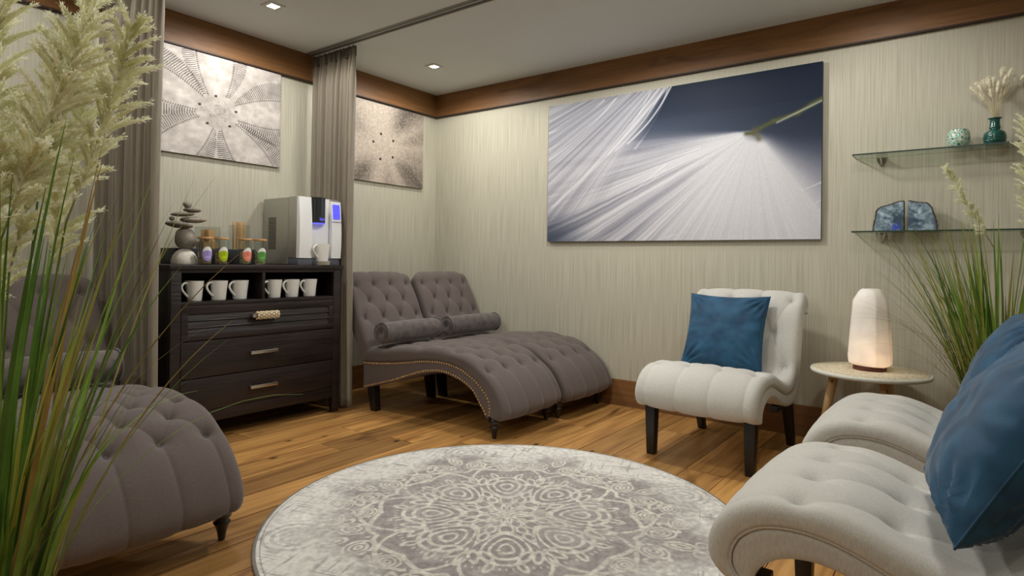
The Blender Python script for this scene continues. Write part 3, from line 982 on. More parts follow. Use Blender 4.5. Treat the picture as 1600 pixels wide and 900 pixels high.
def slipper_chair(label):
    t = empty('slipper_chair', (0, 0, 0), 0, label, 'chair', 'cream tufted armless chairs')
    pitch = .168
    sa = lambda **k: arc_at(HA, **k)
    rows = [(sa(x=.196, z=.476), 4), (sa(x=.385, z=.435), 3), (sa(x=.615, z=.455), 4), (sa(x=.676, z=.63), 3), (sa(x=.755, z=.81), 4)]
    B = rows_to_buttons(rows, pitch)
    C = [c for c in diamond_creases(rows, pitch, s_start=0.0, s_end=sa(x=.872, z=.722))]
    dispf = lambda S, Y: tuft(S, Y, B, C, .040, .030, .0042, .005, HWH) + .009 * np.cos(np.clip(Y / HWH, -1, 1) * PI / 2)
    mb, a, s, at = cushion_sweep(HA, HM, HWH, 300, 110, .036, dispf, bulge=.002, welt_in=.008)
    seat = mb.build('tufted_cushion', CREAM, t, smooth=True); recalc(seat)
    pts = []
    for sv, y in B:
        d = float(dispf(np.array([[sv]]), np.array([[y]]))[0, 0])
        pts.append(at(sv, y, d + .008))
    add_buttons(seat, pts, CREAM, .0125)
    mb, *_ = cushion_sweep(HM, HB, HWH - .004, 140, 6, .016, None, bulge=0, welt_in=.004)
    rail = mb.build('seat_rail', CREAM, t, smooth=True, angle=50)
    cm = catmull(HM, 200)
    for sg in (-1, 1):
        pts = [(p[0], sg * (HWH - .006), p[1]) for p in cm]
        MB().tube(pts, .0042, 6).build('welt', CREAM, rail, smooth=True)
    for y in (-.255, .255):
        MB().taper((.112, y, 0), (.021, .021), (.108, y, .278), (.029, .028)).build('front_leg', BLACKW, t, bevel=.004)
        MB().taper((.775, y, 0), (.020, .020), (.665, y, .32), (.03, .026)).build('rear_leg', BLACKW, t, bevel=.004)
    MB().box(.44, .69, -.275, -.240, .243, .275).build('side_rail', BLACKW, t)
    MB().box(.44, .69, .240, .275, .243, .275).build('side_rail', BLACKW, t)
    return t
chair1 = slipper_chair('cream tufted slipper chair against the back wall under the picture')
chair1.location = (2.695, -1.0, 0); chair1.rotation_euler = (0, 0, PI / 2 - math.radians(3))
def chair_copy(label, loc, rz):
    c = copy_tree(chair1); c.location = loc; c.rotation_euler = (0, 0, rz); c['label'] = label
    return c
chair2 = chair_copy('cream tufted slipper chair nearest to the viewer at the right edge', (3.272, -2.135, 0), 0)
chair3 = chair_copy('cream tufted slipper chair between the near cream chair and the side table', (3.29, -1.205, 0), 0)

# ------------------------------------------------------------------ blue cushions
def cushion(label, size, thick, M4, seed, wk=1.0):
    t = empty('throw_pillow', (0, 0, 0), 0, label, 'pillow', 'blue velvet throw pillows')
    n = 56
    u = np.linspace(-1, 1, n)
    U, V = np.meshgrid(u, u, indexing='ij')
    e = np.clip((1 - U ** 2) * (1 - V ** 2), 0, 1)
    X = size / 2 * U * (1 - .075 * (1 - V ** 2)); Y = size / 2 * V * (1 - .075 * (1 - U ** 2))
    r = np.random.default_rng(seed)
    for sgn, nm in ((1, 'front_panel'), (-1, 'back_panel')):
        hgt = thick / 2 * e ** .42
        edge = np.minimum(1 - np.abs(U), 1 - np.abs(V))
        th = np.arctan2(V, U)
        wr = .010 * (vnoise(th * 7 + 20, edge * 2.2, seed) - .5) * np.exp(-edge / .35) * sst(0, .10, edge)
        wr += .018 * (fbm(U * 2.2 + 9, V * 2.2 + 5, seed + 3, 3) - .5) * e ** .5
        # creases running from the corners
        for cx in (-1, 1):
            for cy in (-1, 1):
                d = np.hypot(U - cx, V - cy); an = np.arctan2(V - cy, U - cx)
                wr += .007 * np.sin(an * 16 + seed) * np.exp(-((d - .35) / .22) ** 2)
        wr = wr * wk * sst(0, .12, edge)
        Z = sgn * (hgt + wr)
        P = np.stack([X, Y, Z], 2)
        if sgn < 0: P = P[::-1]
        MB().grid(P).build(nm, BLUE, t, smooth=True)
    q = [(-1, -1), (1, -1), (1, 1), (-1, 1), (-1, -1)]
    pts = []
    for (a0, b0), (a1, b1) in zip(q[:-1], q[1:]):
        for k in range(14):
            f = k / 14; uu = a0 + (a1 - a0) * f; vv = b0 + (b1 - b0) * f
            pts.append((size / 2 * uu * (1 - .075 * (1 - vv ** 2)), size / 2 * vv * (1 - .075 * (1 - uu ** 2)), 0))
    pts.append(pts[0])
    MB().tube(pts, .0025, 5, False).build('edge_seam', BLUE, t, smooth=True)
    t.matrix_world = M4
    return t
def frame(origin, xax, up):
    """matrix with local X = xax, local Y ~ up, local Z = facing normal"""
    x = Vector(xax).normalized(); z = x.cross(Vector(up)).normalized(); y = z.cross(x)
    M_ = Matrix.Identity(4)
    for i in range(3):
        M_[i][0] = x[i]; M_[i][1] = y[i]; M_[i][2] = z[i]; M_[i][3] = origin[i]
    return M_
cushion('blue velvet throw pillow leaning on the chair under the feather picture', .445, .15,
        frame((2.672, -.415, .620), (1, .03, .0), (.03, .36, .78)), 3)
cushion('large blue velvet throw pillow on the nearest cream chair', .47, .21,
        frame((3.848, -2.19, .648), (.10, -.98, .06), (.50, .06, .86)), 8, 1.7)
cushion('blue velvet throw pillow on the cream chair beside the table, mostly hidden', .445, .17,
        frame((3.865, -1.205, .640), (.05, -1, 0), (.42, 0, .9)), 12)

# ------------------------------------------------------------------ round rug
def paint_rug(x, y):
    """x,y in rug radii"""
    r = np.hypot(x, y); th = np.arctan2(y, x) + math.radians(8)
    n1 = fbm(x * 5 + 3, y * 5 + 3, 71, 4); 
    grain = fbm(x * 60 + 9, y * 60 + 9, 75, 2)
    sec = 2 * PI / 8
    ta = (th + sec / 2) % sec - sec / 2
    X = r * np.cos(ta); Y = r * np.sin(ta); Ya = np.abs(Y)
    tb = th % sec - sec / 2
    X2 = r * np.cos(tb); Y2 = np.abs(r * np.sin(tb))
    lw = .0070
    L = np.zeros_like(x)
    def ink(d, w=lw):
        nonlocal L
        L = np.maximum(L, sst(w * 1.25, w * .6, np.abs(d)))
    def ell(XX, YY, cx, cy, a, b, rot=0.0, w=lw, fill=False):
        c, s = math.cos(rot), math.sin(rot)
        p = (XX - cx) * c + (YY - cy) * s; q = -(XX - cx) * s + (YY - cy) * c
        k = np.hypot(p / a, q / b)
        d = (k - 1) * min(a, b) * (1 + .35 * np.abs(p / a))
        if fill: d = np.maximum(d, 0)
        ink(d, w)
    def drop(XX, YY, cx, a, b, w=lw):
        p = (XX - cx) / a; q = YY / (b * (1 + .30 * p))
        ink((np.hypot(p, q) - 1) * b, w)
    # flower at the centre
    ell(X, Y, .055, 0, .055, .022); ell(X2, Y2, .085, 0, .05, .026); ell(X, Y, .15, 0, .042, .028)
    ell(X2, Y2, .165, 0, .03, .02); ink(np.hypot(x, y) - .0, .025)
    ink(np.hypot(X2 - .03, Y2), .008)
    # eight big paisley drops
    for f in (1.0, .66, .30):
        drop(X, Ya, .315, .125 * f, .092 * f)
    ink(X2 - .235 - .5 * Y2, .007 * (Y2.max() * 0 + 1)) if False else None
    # petals between the drops
    ell(X2, Y2, .235, .0, .035, .018); ell(X2, Y2, .395, .035, .045, .018, .5); ell(X2, Y2, .42, .0, .05, .017)
    ell(X2, Y2, .375, .075, .042, .018, .95)
    ell(X, Ya, .455, .06, .035, .014, .4)
    # scalloped frame
    ink(np.hypot(X - .40, Ya) - .165 - .06 * np.cos(ta * 4), .011)
    R1 = .535 + .045 * np.abs(np.sin(ta * 4)) - .03 * np.exp(-(Y2 / .03) ** 2)
    ink(r - R1, .012)
    for k in range(16):
        pass
    dots = (np.sin(th * 96) > .55) & (np.abs(r - R1 - .035) < .009)
    L = np.maximum(L, dots * .9)
    dots = (np.sin(th * 120 + 1) > .6) & (np.abs(r - .47) < .008)
    L = np.maximum(L, dots * .8)
    # outer curls
    for f in (1, .62, .25):
        ell(X, Y, .60, .0, .045 * f, .05 * f)
        ell(X2, Y2, .635, .085, .062 * f, .048 * f, .5)
        ell(X, Ya, .72, .075, .045 * f, .05 * f, -.2)
    ell(X, Y, .70, 0, .05, .028); ell(X2, Y2, .725, .0, .06, .03); ell(X2, Y2, .725, 0, .03, .012)
    ell(X, Ya, .665, .115, .05, .022, .9); ell(X, Y, .785, 0, .024, .024); ell(X, Y, .785, 0, .009, .009)
    ell(X2, Y2, .80, .04, .024, .022); ell(X2, Y2, .69, .17, .03, .02, .3)
    L = L * (vnoise(x * 90 + 5, y * 90 + 5, 79) > .10)
    # grey medallion field, worn outwards
    field = sst(.86, .66, r + .28 * (n1 - .5) + .05 * np.cos(th * 8))
    grey = np.array([160, 154, 151.]); cream = np.array([228, 226, 219.])
    wear = sst(.30, .62, fbm(x * 9, y * 9, 83, 4))
    fm = np.clip(field * (.78 + .3 * wear), 0, 1)
    # cross hatched distress outside
    u1 = (x * .94 + y * .34); u2 = (-x * .34 + y * .94)
    h1 = vnoise(u1 * 7, u2 * 120, 91); h2 = vnoise(u1 * 110, u2 * 8, 93)
    dist = np.maximum(sst(.72, .92, h1), sst(.74, .93, h2)) * sst(.32, .62, fbm(x * 6 + 1, y * 6, 95, 3))
    dist = np.clip(dist + .35 * sst(.55, .8, grain) * sst(.4, .6, n1), 0, 1)
    out = np.clip(.8 * dist * (1 - field), 0, 1)
    # faint corner motifs near the edge
    mo = np.zeros_like(x)
    for k in range(4):
        a = math.radians(8 + 45 + 90 * k); cx, cy = .86 * math.cos(a), .86 * math.sin(a)
        d = np.hypot(x - cx, y - cy)
        mo = np.maximum(mo, .45 * (np.sin(d * 2 * PI / .035) > .1) * (d < .12))
    out = np.maximum(out, mo * (1 - field))
    base = cream * (1 - np.maximum(fm, out)[..., None]) + grey * np.maximum(fm, out)[..., None]
    Lf = (L * sst(.95, .8, r))[..., None] * (.9 * fm[..., None])
    img = base * (1 - Lf) + np.array([222, 217, 206.]) * Lf
    img = img * (.86 + .28 * grain)[..., None]
    img = img - ((r > .972) & (r < .979))[..., None] * 45
    return img

RUGC = (2.3336, -1.988); RUGR = .9146
rug = empty('round_rug', (RUGC[0], RUGC[1], 0.0), 0, 'round cream and grey rug with a worn medallion pattern', 'rug')
NR = 400; NT = 1400
rr = np.linspace(0, 1, NR) ** .75
tt = np.linspace(0, 2 * PI, NT, endpoint=False)
RR, TT = np.meshgrid(rr[1:], tt, indexing='ij')
X, Y = RR * np.cos(TT), RR * np.sin(TT)
nv = X.size + 1
V3 = np.zeros((nv, 3)); V3[1:, 0] = X.ravel() * RUGR; V3[1:, 1] = Y.ravel() * RUGR
V3[:, 2] = .0105
V3[1:, 2] -= (.004 * sst(.985, 1.0, RR)).ravel()
i0 = np.arange(NR - 2)[:, None] * NT; j0 = np.arange(NT)[None, :]; j1 = (j0 + 1) % NT
Q = np.stack([1 + i0 + j0, 1 + i0 + NT + j0, 1 + i0 + NT + j1, 1 + i0 + j1], 2).reshape(-1, 4)
T3 = [(0, 1 + k, 1 + (k + 1) % NT) for k in range(NT)]
me = bpy.data.meshes.new('pile')
me.from_pydata(V3.tolist(), [], Q.tolist() + T3)
pile = link('pile', me, RUGM, rug)
XX = np.r_[0, X.ravel()]; YY = np.r_[0, Y.ravel()]
setcol(me, s2l(np.clip(paint_rug(XX, YY), 0, 255) / 255.0))
MB().lathe([(RUGR - .004, .0005), (RUGR + .002, .002), (RUGR + .003, .005), (RUGR + .001, .0085), (RUGR - .006, .0095)], 160).build('bound_edge', RUGE, rug, smooth=True)

# ------------------------------------------------------------------ dark chest
CX0, CX1, CY0, CY1 = .035, .47, -2.425, -1.362
ct = empty('chest_of_drawers', ((CX0 + CX1) / 2, (CY0 + CY1) / 2, 0), 0, 'dark espresso wooden chest of three drawers with open cubbies', 'chest')
ox, oy = (CX0 + CX1) / 2, (CY0 + CY1) / 2
def cbox(name, x0, x1, y0, y1, z0, z1, mt=ESP, parent=ct, bev=.002):
    return MB().box(x0 - ox, x1 - ox, y0 - oy, y1 - oy, z0, z1).build(name, mt, parent, bevel=bev)
cbox('top_board', CX0 - .01, CX1 + .014, CY0 - .014, CY1 + .014, .931, .955, bev=.004)
cbox('side_panel', CX0, CX1 - .03, CY0, CY0 + .02, .10, .931)
cbox('side_panel', CX0, CX1 - .03, CY1 - .02, CY1, .10, .931)
cbox('back_panel', CX0, CX0 + .01, CY0 + .02, CY1 - .02, .10, .931, ESPI)
for y in (CY0, CY1 - .052):
    cbox('front_post', CX1 - .03, CX1, y, y + .052, 0, .931)
for y in (CY0, CY1 - .045):
    cbox('rear_post', CX0, CX0 + .03, y, y + .045, 0, .10)
cbox('top_rail', CX1 - .03, CX1 - .002, CY0 + .052, CY1 - .052, .912, .931)
cbox('cubby_shelf', CX0 + .01, CX1 - .002, CY0 + .052, CY1 - .052, .738, .757)
cbox('cubby_divider', CX0 + .01, CX1 - .004, -1.912, -1.894, .757, .912)
cbox('carcass_core', CX0 + .01, CX1 - .03, CY0 + .02, CY1 - .02, .16, .738, ESPI)
cbox('bottom_rail', CX1 - .03, CX1 - .004, CY0 + .052, CY1 - .052, .10, .165)
DY0, DY1 = CY0 + .054, CY1 - .054
def handle(parent, yc, zc, rope=False):
    y0, y1 = yc - .085, yc + .085
    h = MB()
    h.box(CX1 + .022 - ox, CX1 + .03 - ox, y0 - oy, y1 - oy, zc - .0095, zc + .0095)
    for q in (y0, y1 - .012):
        h.box(CX1 - ox, CX1 + .022 - ox, q - oy, q + .012 - oy, zc - .0095, zc + .0095)
    hh = h.build('handle', STEEL, parent, bevel=.0015)
    hh['label'] = 'brushed nickel bar handle'
    if rope:
        rp = MB()
        for i in range(9):
            y = y0 + .030 + i * .0158
            for k in range(7):
                a = 2 * PI * k / 7 + i * .45
                rp.ell((CX1 + .026 - ox + .013 * math.cos(a), y - oy, zc + .017 * math.sin(a)), (.0085, .0095, .0075), 8, 6, Euler((a * 0 + .6, 0, 0)).to_matrix())
        o = rp.build('rope_wrap', ROPE, hh, smooth=True); o['label'] = 'cream braided rope wound round the handle'
def drawer(z0, z1, louver):
    if not louver:
        d = cbox('drawer', CX1 - .028, CX1 + .001, DY0, DY1, z0 + .002, z1 - .002)
    else:
        d = cbox('drawer', CX1 - .028, CX1 - .010, DY0, DY1, z0 + .002, z1 - .002)
        fw = .035
        for (a, b, c, e) in ((DY0, DY1, z1 - .045, z1 - .002), (DY0, DY1, z0 + .002, z0 + .030), (DY0, DY0 + fw, z0 + .030, z1 - .045), (DY1 - fw, DY1, z0 + .030, z1 - .045)):
            MB().box(CX1 - .010 - ox, CX1 + .001 - ox, a - oy, b - oy, c, e).build('drawer_frame', ESP, d, bevel=.0015)
        n = 3; h0 = z0 + .030; hh = (z1 - .045 - h0) / n
        for i in range(n):
            za, zb = h0 + i * hh, h0 + (i + 1) * hh - .006
            vs = [(CX1 + .001 - ox, y, za) for y in (DY0 + fw - oy, DY1 - fw - oy)] + [(CX1 - .007 - ox, y, zb) for y in (DY0 + fw - oy, DY1 - fw - oy)] + \
                 [(CX1 - .010 - ox, y, za) for y in (DY0 + fw - oy, DY1 - fw - oy)] + [(CX1 - .010 - ox, y, zb) for y in (DY0 + fw - oy, DY1 - fw - oy)]
            MB().add(vs, [(0, 1, 3, 2), (4, 6, 7, 5), (0, 4, 5, 1), (2, 3, 7, 6), (0, 2, 6, 4), (1, 5, 7, 3)]).build('louver_slat', ESP, d)
    return d
d1 = drawer(.548, .738, True); handle(d1, -1.902, .665, True)
d2 = drawer(.347, .547, False); handle(d2, -1.908, .454)
d3 = drawer(.166, .346, False); handle(d3, -1.907, .256)

# mugs ------------------------------------------------------------
def make_mug(label, loc, rz, group='white mugs'):
    t = empty('mug', loc, rz, label, 'mug', group)
    prof = [(.034, 0), (.037, .002), (.0375, .006), (.041, .05), (.0475, .108), (.0475, .110), (.0455, .110), (.0445, .106), (.038, .05), (.034, .008), (.001, .007)]
    MB().lathe(prof, 32).build('body', CERAM, t, smooth=True, angle=50)
    pts = [(0, -.040, .095), (0, -.055, .100), (0, -.070, .092), (0, -.077, .078), (0, -.073, .062), (0, -.060, .045), (0, -.046, .030), (0, -.036, .023)]
    cc = catmull([(p[1], p[2]) for p in pts], 22)
    MB().tube([(0, p[0], p[1]) for p in cc], .0062, 8).build('handle', CERAM, t, smooth=True)
    return t
mugs = [(-2.272, 'white tapered mug, leftmost in the left cubby of the chest'), (-2.137, 'white tapered mug in the middle of the left cubby'), (-2.013, 'white tapered mug in the left cubby beside the divider'),
        (-1.797, 'white tapered mug in the right cubby, half behind the divider'), (-1.675, 'white tapered mug in the middle of the right cubby'), (-1.548, 'white tapered mug, rightmost in the right cubby of the chest')]
for i, (y, lb) in enumerate(mugs):
    if i == 0:
        mug0 = make_mug(lb, (.40, y, .757), math.radians(12))
    else:
        c = copy_tree(mug0); c.location = (.40, y, .757); c['label'] = lb; c.rotation_euler = (0, 0, math.radians(rnd.uniform(4, 18)))

# stone cairn -------------------------------------------------------
PX = .00345
def stone(parent, y, z, wy, hz, tilt, mt, seed, dx=0, depth=None):
    r = random.Random(seed)
    mb = MB().ell((0, 0, 0), (depth or wy * .42, wy / 2, hz / 2), 22, 14)
    vs = []
    for v in mb.v:
        q = Vector(v); d = q.normalized()
        n = 1 + .05 * math.sin(3 * d.y + seed) + .04 * math.sin(4 * d.z + 2 * d.y + seed * 2) + .03 * math.sin(5 * d.x + seed)
        vs.append(q * n)
    R_ = Matrix.Rotation(tilt, 3, 'X')
    mb.v = [tuple(R_ @ v) for v in vs]
    o = mb.build('stone', mt, parent, smooth=True)
    o.location = (dx, y, z)
    return o
cz = .955
sc = empty('stone_cairn', (.325, -2.293, cz), 0, 'balanced sculpture of stacked grey beach stones on the chest', 'sculpture')
dome = [(.066, 0), (.067, .008), (.065, .025), (.058, .048), (.045, .068), (.028, .081), (.012, .086), (.001, .087)]
o = MB().lathe(dome, 28).build('base_stone', STONEW, sc, smooth=True)
stone(sc, .007, .140, .118, .116, .5, STONE, 2)
stone(sc, -.030, .216, .142, .034, -.10, STONED, 3)
stone(sc, -.070, .247, .028, .025, 0, STONED, 4, dx=.005)
stone(sc, .046, .247, .130, .034, .02, STONE, 5)
stone(sc, -.018, .274, .118, .025, .06, STONED, 6)
stone(sc, .036, .300, .098, .026, 0, STONED, 7)
stone(sc, .012, .329, .048, .040, -.3, STONE, 8)

# riser, holders, jars ------------------------------------------------
rs = MB().box(.05, .235, -2.30, -1.82, .955, 1.046).build('riser_box', BLACKP, None, bevel=.003)
tag(rs, 'low black display riser behind the jars on the chest', 'riser')
def holder(y, w_, h, label):
    t = empty('acrylic_holder', (.16, y, 1.046), 0, label, 'holder')
    a = w_ / 2; th = .003
    for nm, b in (('wall', (-a, a, -a, -a + th, 0, h)), ('wall', (-a, a, a - th, a, 0, h)), ('wall', (-a, -a + th, -a + th, a - th, 0, h)), ('wall', (a - th, a, -a + th, a - th, 0, h)), ('bottom', (-a, a, -a, a, 0, th))):
        MB().box(*b).build(nm, GLASS, t)
    return t
holder(-2.085, .105, .130, 'clear holder with brown paper packets behind the lilac jar')
holder(-1.888, .088, .152, 'clear square holder with wooden stir sticks')
me_stick = MB().box(-.001, .001, -.0028, .0028, 0, .165).mesh('stir_stick'); me_stick.materials.append(STICK)
for i in range(20):
    o = bpy.data.objects.new('stir_stick', me_stick); COL.objects.link(o)
    y = -1.888 - .033 + .066 * (i % 10) / 9
    o.location = (.148 + .018 * (i // 10) + rnd.uniform(-.004, .004), y, 1.0495)
    o.rotation_euler = (rnd.uniform(-.03, .03), rnd.uniform(-.03, .03), rnd.uniform(-.3, .3))
    o.scale = (1, 1.15, 1)
    tag(o, 'thin wooden stir stick standing in the clear square holder', 'stir stick', 'stir sticks in the holder')
me_pk = MB().box(-.002, .002, -.022, .022, 0, .075).mesh('paper_packet'); me_pk.materials.append(PAPER)
for i in range(7):
    o = bpy.data.objects.new('paper_packet', me_pk); COL.objects.link(o)
    o.location = (.125 + .011 * i, -2.085 + rnd.uniform(-.012, .012), 1.085)
    o.rotation_euler = (rnd.uniform(-.15, .15), 0.0, rnd.uniform(-.25, .25))
    tag(o, 'brown paper packet filed in the clear holder behind the jars', 'packet', 'paper packets in the holder')
pk = MB().box(-.045, .045, -.045, .045, 0, .038).build('packet_block', PAPER, None)
pk.location = (.16, -2.085, 1.0492); pk.rotation_euler = (0, 0, 0)
tag(pk, 'flat brown paper block lying under the packets in the clear holder', 'packet')

def jar(y, col, txt, label, tmat):
    t = empty('tea_jar', (.418, y, .955), 0, label, 'jar', 'glass tea jars with bamboo lids')
    R_ = .0365; H_ = .142
    MB().lathe([(.030, .0005), (R_, .003), (R_, H_ - .008), (R_ - .002, H_), (R_ - .0035, H_), (R_ - .003, .006), (.001, .0055)], 28).build('glass_body', GLASS, t, smooth=True, angle=50)
    MB().lathe([(R_ + .002, H_), (R_ + .0025, H_ + .003), (R_ + .0025, H_ + .007), (R_ + .001, H_ + .010)], 28).build('bamboo_lid', BAMBOO, t, smooth=True, angle=40)
    mb = MB()
    r = random.Random(int(-y * 1000))
    for i in range(130):
        a = r.uniform(0, 2 * PI); q = .031 * math.sqrt(r.random()); z = r.uniform(.009, .075)
        s = r.uniform(.003, .0065)
        mb.ell((q * math.cos(a), q * math.sin(a), z), (s, s * .8, s * .6), 6, 4, Euler((r.uniform(0, 3), r.uniform(0, 3), 0)).to_matrix())
    mb.lathe([(.028, .008), (.0305, .02), (.0305, .055), (.022, .07)], 16)
    o = mb.build('dried_tea', tmat, t); o['kind'] = 'stuff'
    # oval label bent round the glass, facing the room
    NA, NB = 12, 40
    P = np.zeros((NA, NB + 1, 3)); cols = np.zeros((NA, NB + 1, 3))
    for i in range(NA):
        f = i / (NA - 1)
        for k in range(NB + 1):
            a = 2 * PI * k / NB
            du, dz = f * .0285 * math.cos(a), f * .040 * math.sin(a)
            an = du / (R_ + .0006) + math.radians(-6)
            P[i, k] = ((R_ + .0007) * math.cos(an), (R_ + .0007) * math.sin(an), .060 + dz)
            wht = dz > .010 + .009 * (1 - (du / .027) ** 2)
            c = (240, 240, 236) if wht else col
            if abs(du) < .003 and -.006 < dz < .012: c = tuple(v * .86 for v in col)
            if abs(du) < .014 and -.019 < dz < -.0155: c = tuple(min(255, v * 1.2 + 30) for v in col)
            cols[i, k] = c
    lb = MB().grid(P).build('oval_label', VCOL, t, smooth=True)
    setcol(lb.data, s2l(cols.reshape(-1, 3) / 255.0))
    return t
jar(-2.226, (166, 152, 214), '', 'glass tea jar with a lilac oval label', TEA)
jar(-2.135, (174, 200, 34), '', 'glass tea jar with a lime green oval label', TEA)
jar(-1.995, (234, 138, 116), '', 'glass tea jar with a coral pink oval label', TEAG)
jar(-1.904, (98, 158, 80), '', 'glass tea jar with a leaf green oval label', TEAG)

# drinks machine ---------------------------------------------------
MX0, MX1, MY0, MY1, MZ = .035, .43, -1.655, -1.335, .955
dm = empty('drinks_machine', ((MX0 + MX1) / 2, (MY0 + MY1) / 2, MZ), 0, 'silver countertop drinks machine with a blue lit display', 'drinks machine')
dox, doy = (MX0 + MX1) / 2, (MY0 + MY1) / 2
def dbox(name, x0, x1, y0, y1, z0, z1, mt, parent=dm, bev=.003):
    return MB().box(x0 - dox, x1 - dox, y0 - doy, y1 - doy, z0 - MZ, z1 - MZ).build(name, mt, parent, bevel=bev)
body = dbox('housing', MX0, .315, MY0, MY1, MZ + .002, 1.385, SILVER, bev=.006)
mid = dbox('front_housing', .317, .405, MY0 + .002, MY1 - .002, MZ + .045, 1.388, SILVER, bev=.004)
dbox('plinth', .317, .424, MY0 + .004, MY1 - .004, MZ + .001, MZ + .044, SLATE)
# vent
vg = MB()
for i in range(22):
    z = 1.255 - i * .0095
    vg.box(.10 - dox, .185 - dox, MY0 - .0015 - doy, MY0 + .001 - doy, z - MZ, z + .0045 - MZ)
o = vg.build('vent_slots', BLACKP, body); o['kind'] = 'stuff'
# curved front columns
def column(y0, y1, z0, z1, name, mt, bow=.016):
    n = 16
    P = []
    zs = np.linspace(z0, z1, n)
    mb = MB()
    vs = []
    for z in zs:
        f = (z - z0) / (z1 - z0)
        x = .425 + bow * math.sin(PI * (f * .8 + .2))
        for xx, yy in ((.405, y0), (x, y0), (x, y1), (.405, y1)):
            vs.append((xx - dox, yy - doy, z - MZ))
    fs = []
    for i in range(n - 1):
        for k in range(4):
            k2 = (k + 1) % 4
            fs.append((i * 4 + k, i * 4 + k2, (i + 1) * 4 + k2, (i + 1) * 4 + k))
    fs += [(3, 2, 1, 0), tuple((n - 1) * 4 + k for k in range(4))]
    return mb.add(vs, fs).build(name, mt, dm, angle=30)
column(MY0 + .004, -1.562, MZ + .045, 1.386, 'left_front_panel', SILVERW)
rp_ = column(-1.412, MY1 - .002, MZ + .045, 1.372, 'right_front_panel', SILVERW)
dbox('recess_back', .400, .407, -1.562, -1.412, MZ + .045, 1.386, SILVERW)
sp = MB()
prof = []
vs = []; fs = []
n = 18
for z in (1.226, 1.388):
    for k in range(n + 1):
        a = PI * k / n
        vs.append((.407 + .052 * math.sin(a) - dox, -1.507 - .053 * math.cos(a) - doy, z - MZ))
for k in range(n):
    fs.append((k, k + 1, n + 1 + k + 1, n + 1 + k))
fs += [tuple(reversed(range(n + 1))), tuple(n + 1 + k for k in range(n + 1)), (0, n + 1, 2 * n + 1, n)]
spout = sp.add(vs, fs).build('spout_housing', DARKCH, dm, angle=30)
ring = MB()
vs = []; fs = []
for z in (1.219, 1.226):
    for k in range(n + 1):
        a = PI * k / n
        vs.append((.407 + .052 * math.sin(a) - dox, -1.507 - .053 * math.cos(a) - doy, z - MZ))
for k in range(n):
    fs.append((k, k + 1, n + 1 + k + 1, n + 1 + k))
fs += [tuple(reversed(range(n + 1))), tuple(n + 1 + k for k in range(n + 1)), (0, n + 1, 2 * n + 1, n)]
ring.add(vs, fs).build('blue_light_ring', BLUELED, spout, angle=30)
scr = MB().add([(.4437 - dox, -1.402 - doy, 1.258 - MZ), (.4437 - dox, -1.352 - doy, 1.258 - MZ), (.4345 - dox, -1.352 - doy, 1.352 - MZ), (.4345 - dox, -1.402 - doy, 1.352 - MZ),
                (.42 - dox, -1.402 - doy, 1.258 - MZ), (.42 - dox, -1.352 - doy, 1.258 - MZ), (.42 - dox, -1.352 - doy, 1.352 - MZ), (.42 - dox, -1.402 - doy, 1.352 - MZ)],
               [(0, 1, 2, 3), (4, 7, 6, 5), (0, 4, 5, 1), (1, 5, 6, 2), (2, 6, 7, 3), (3, 7, 4, 0)]).build('display', SCREEN, rp_)
mk = MB()
for i in range(5):
    y = -1.398 + i * .0088; z = 1.278 + (.003 if i in (0, 2) else 0)
    mk.box(.4425 - dox, .4432 - dox, y - doy, y + .006 - doy, z - MZ, z + .0022 - MZ)
mk.build('display_line', SCREEND, scr)
dbox('panel_seam', .424, .4425, -1.411, MY1 - .003, 1.238, 1.2395, SLATE, rp_, bev=0)
vs = MB().lathe([(.055, 0), (.058, .003), (.058, .024), (.054, .027)], 28, .437 - dox, -1.487 - doy)
vs.build('drip_tray', STEEL, dm, smooth=True, angle=40)
# small blue lettering on the spout
tcv = bpy.data.curves.new('logo', 'FONT'); tcv.body = 'iso'; tcv.size = .034; tcv.extrude = .0004
to = bpy.data.objects.new('logo_tmp', tcv); COL.objects.link(to)
bpy.context.view_layer.update()
tme = bpy.data.meshes.new_from_object(to)
bpy.data.objects.remove(to)
cx_, cy_, rad_ = .407 - dox, -1.507 - doy, .0526
for v in tme.vertices:
    an = (v.co.x - .022) / rad_ + math.radians(8)
    v.co = Vector((cx_ + (rad_ + v.co.z) * math.cos(an), cy_ + (rad_ + v.co.z) * math.sin(an), 1.240 - MZ + v.co.y))
tme.materials.clear()
lg = link('logo', tme, BLUELED, spout)
mm_ = copy_tree(mug0); mm_.location = (.443, -1.487, .982); mm_.rotation_euler = (0, 0, math.radians(10)); mm_['label'] = 'white tapered mug standing on the tray of the drinks machine'

# ------------------------------------------------------------------ side table and lamp
TX, TY, TZ = 3.372, -.315, .472
tb = empty('side_table', (TX, TY, 0), 0, 'round cream topped side table on three pine legs', 'table')
MB().lathe([(.255, TZ - .024), (.268, TZ - .020), (.272, TZ - .010), (.268, TZ - .002), (.262, TZ - .001)], 64).build('rim', WHITEP, tb, smooth=True)
MB().lathe([(.262, TZ - .003), (.261, TZ), (.13, TZ + .0005), (.001, TZ + .0005)], 64).build('woven_top', TABLET, tb, smooth=True)
for a in (188, 300, 65):
    c, s = math.cos(math.radians(a)), math.sin(math.radians(a))
    lg = MB().tube([(.235 * c, .235 * s, 0), (.20 * c, .20 * s, .2), (.155 * c, .155 * s, TZ - .022)], [.014, .019, .024], 16).build('leg', PINE, tb, smooth=True)
    MB().ell((.172 * c + .022 * math.sin(math.radians(20)), .172 * s - .021, TZ - .07), (.005, .003, .008), 8, 6).build('knot', KNOT, lg, smooth=True)

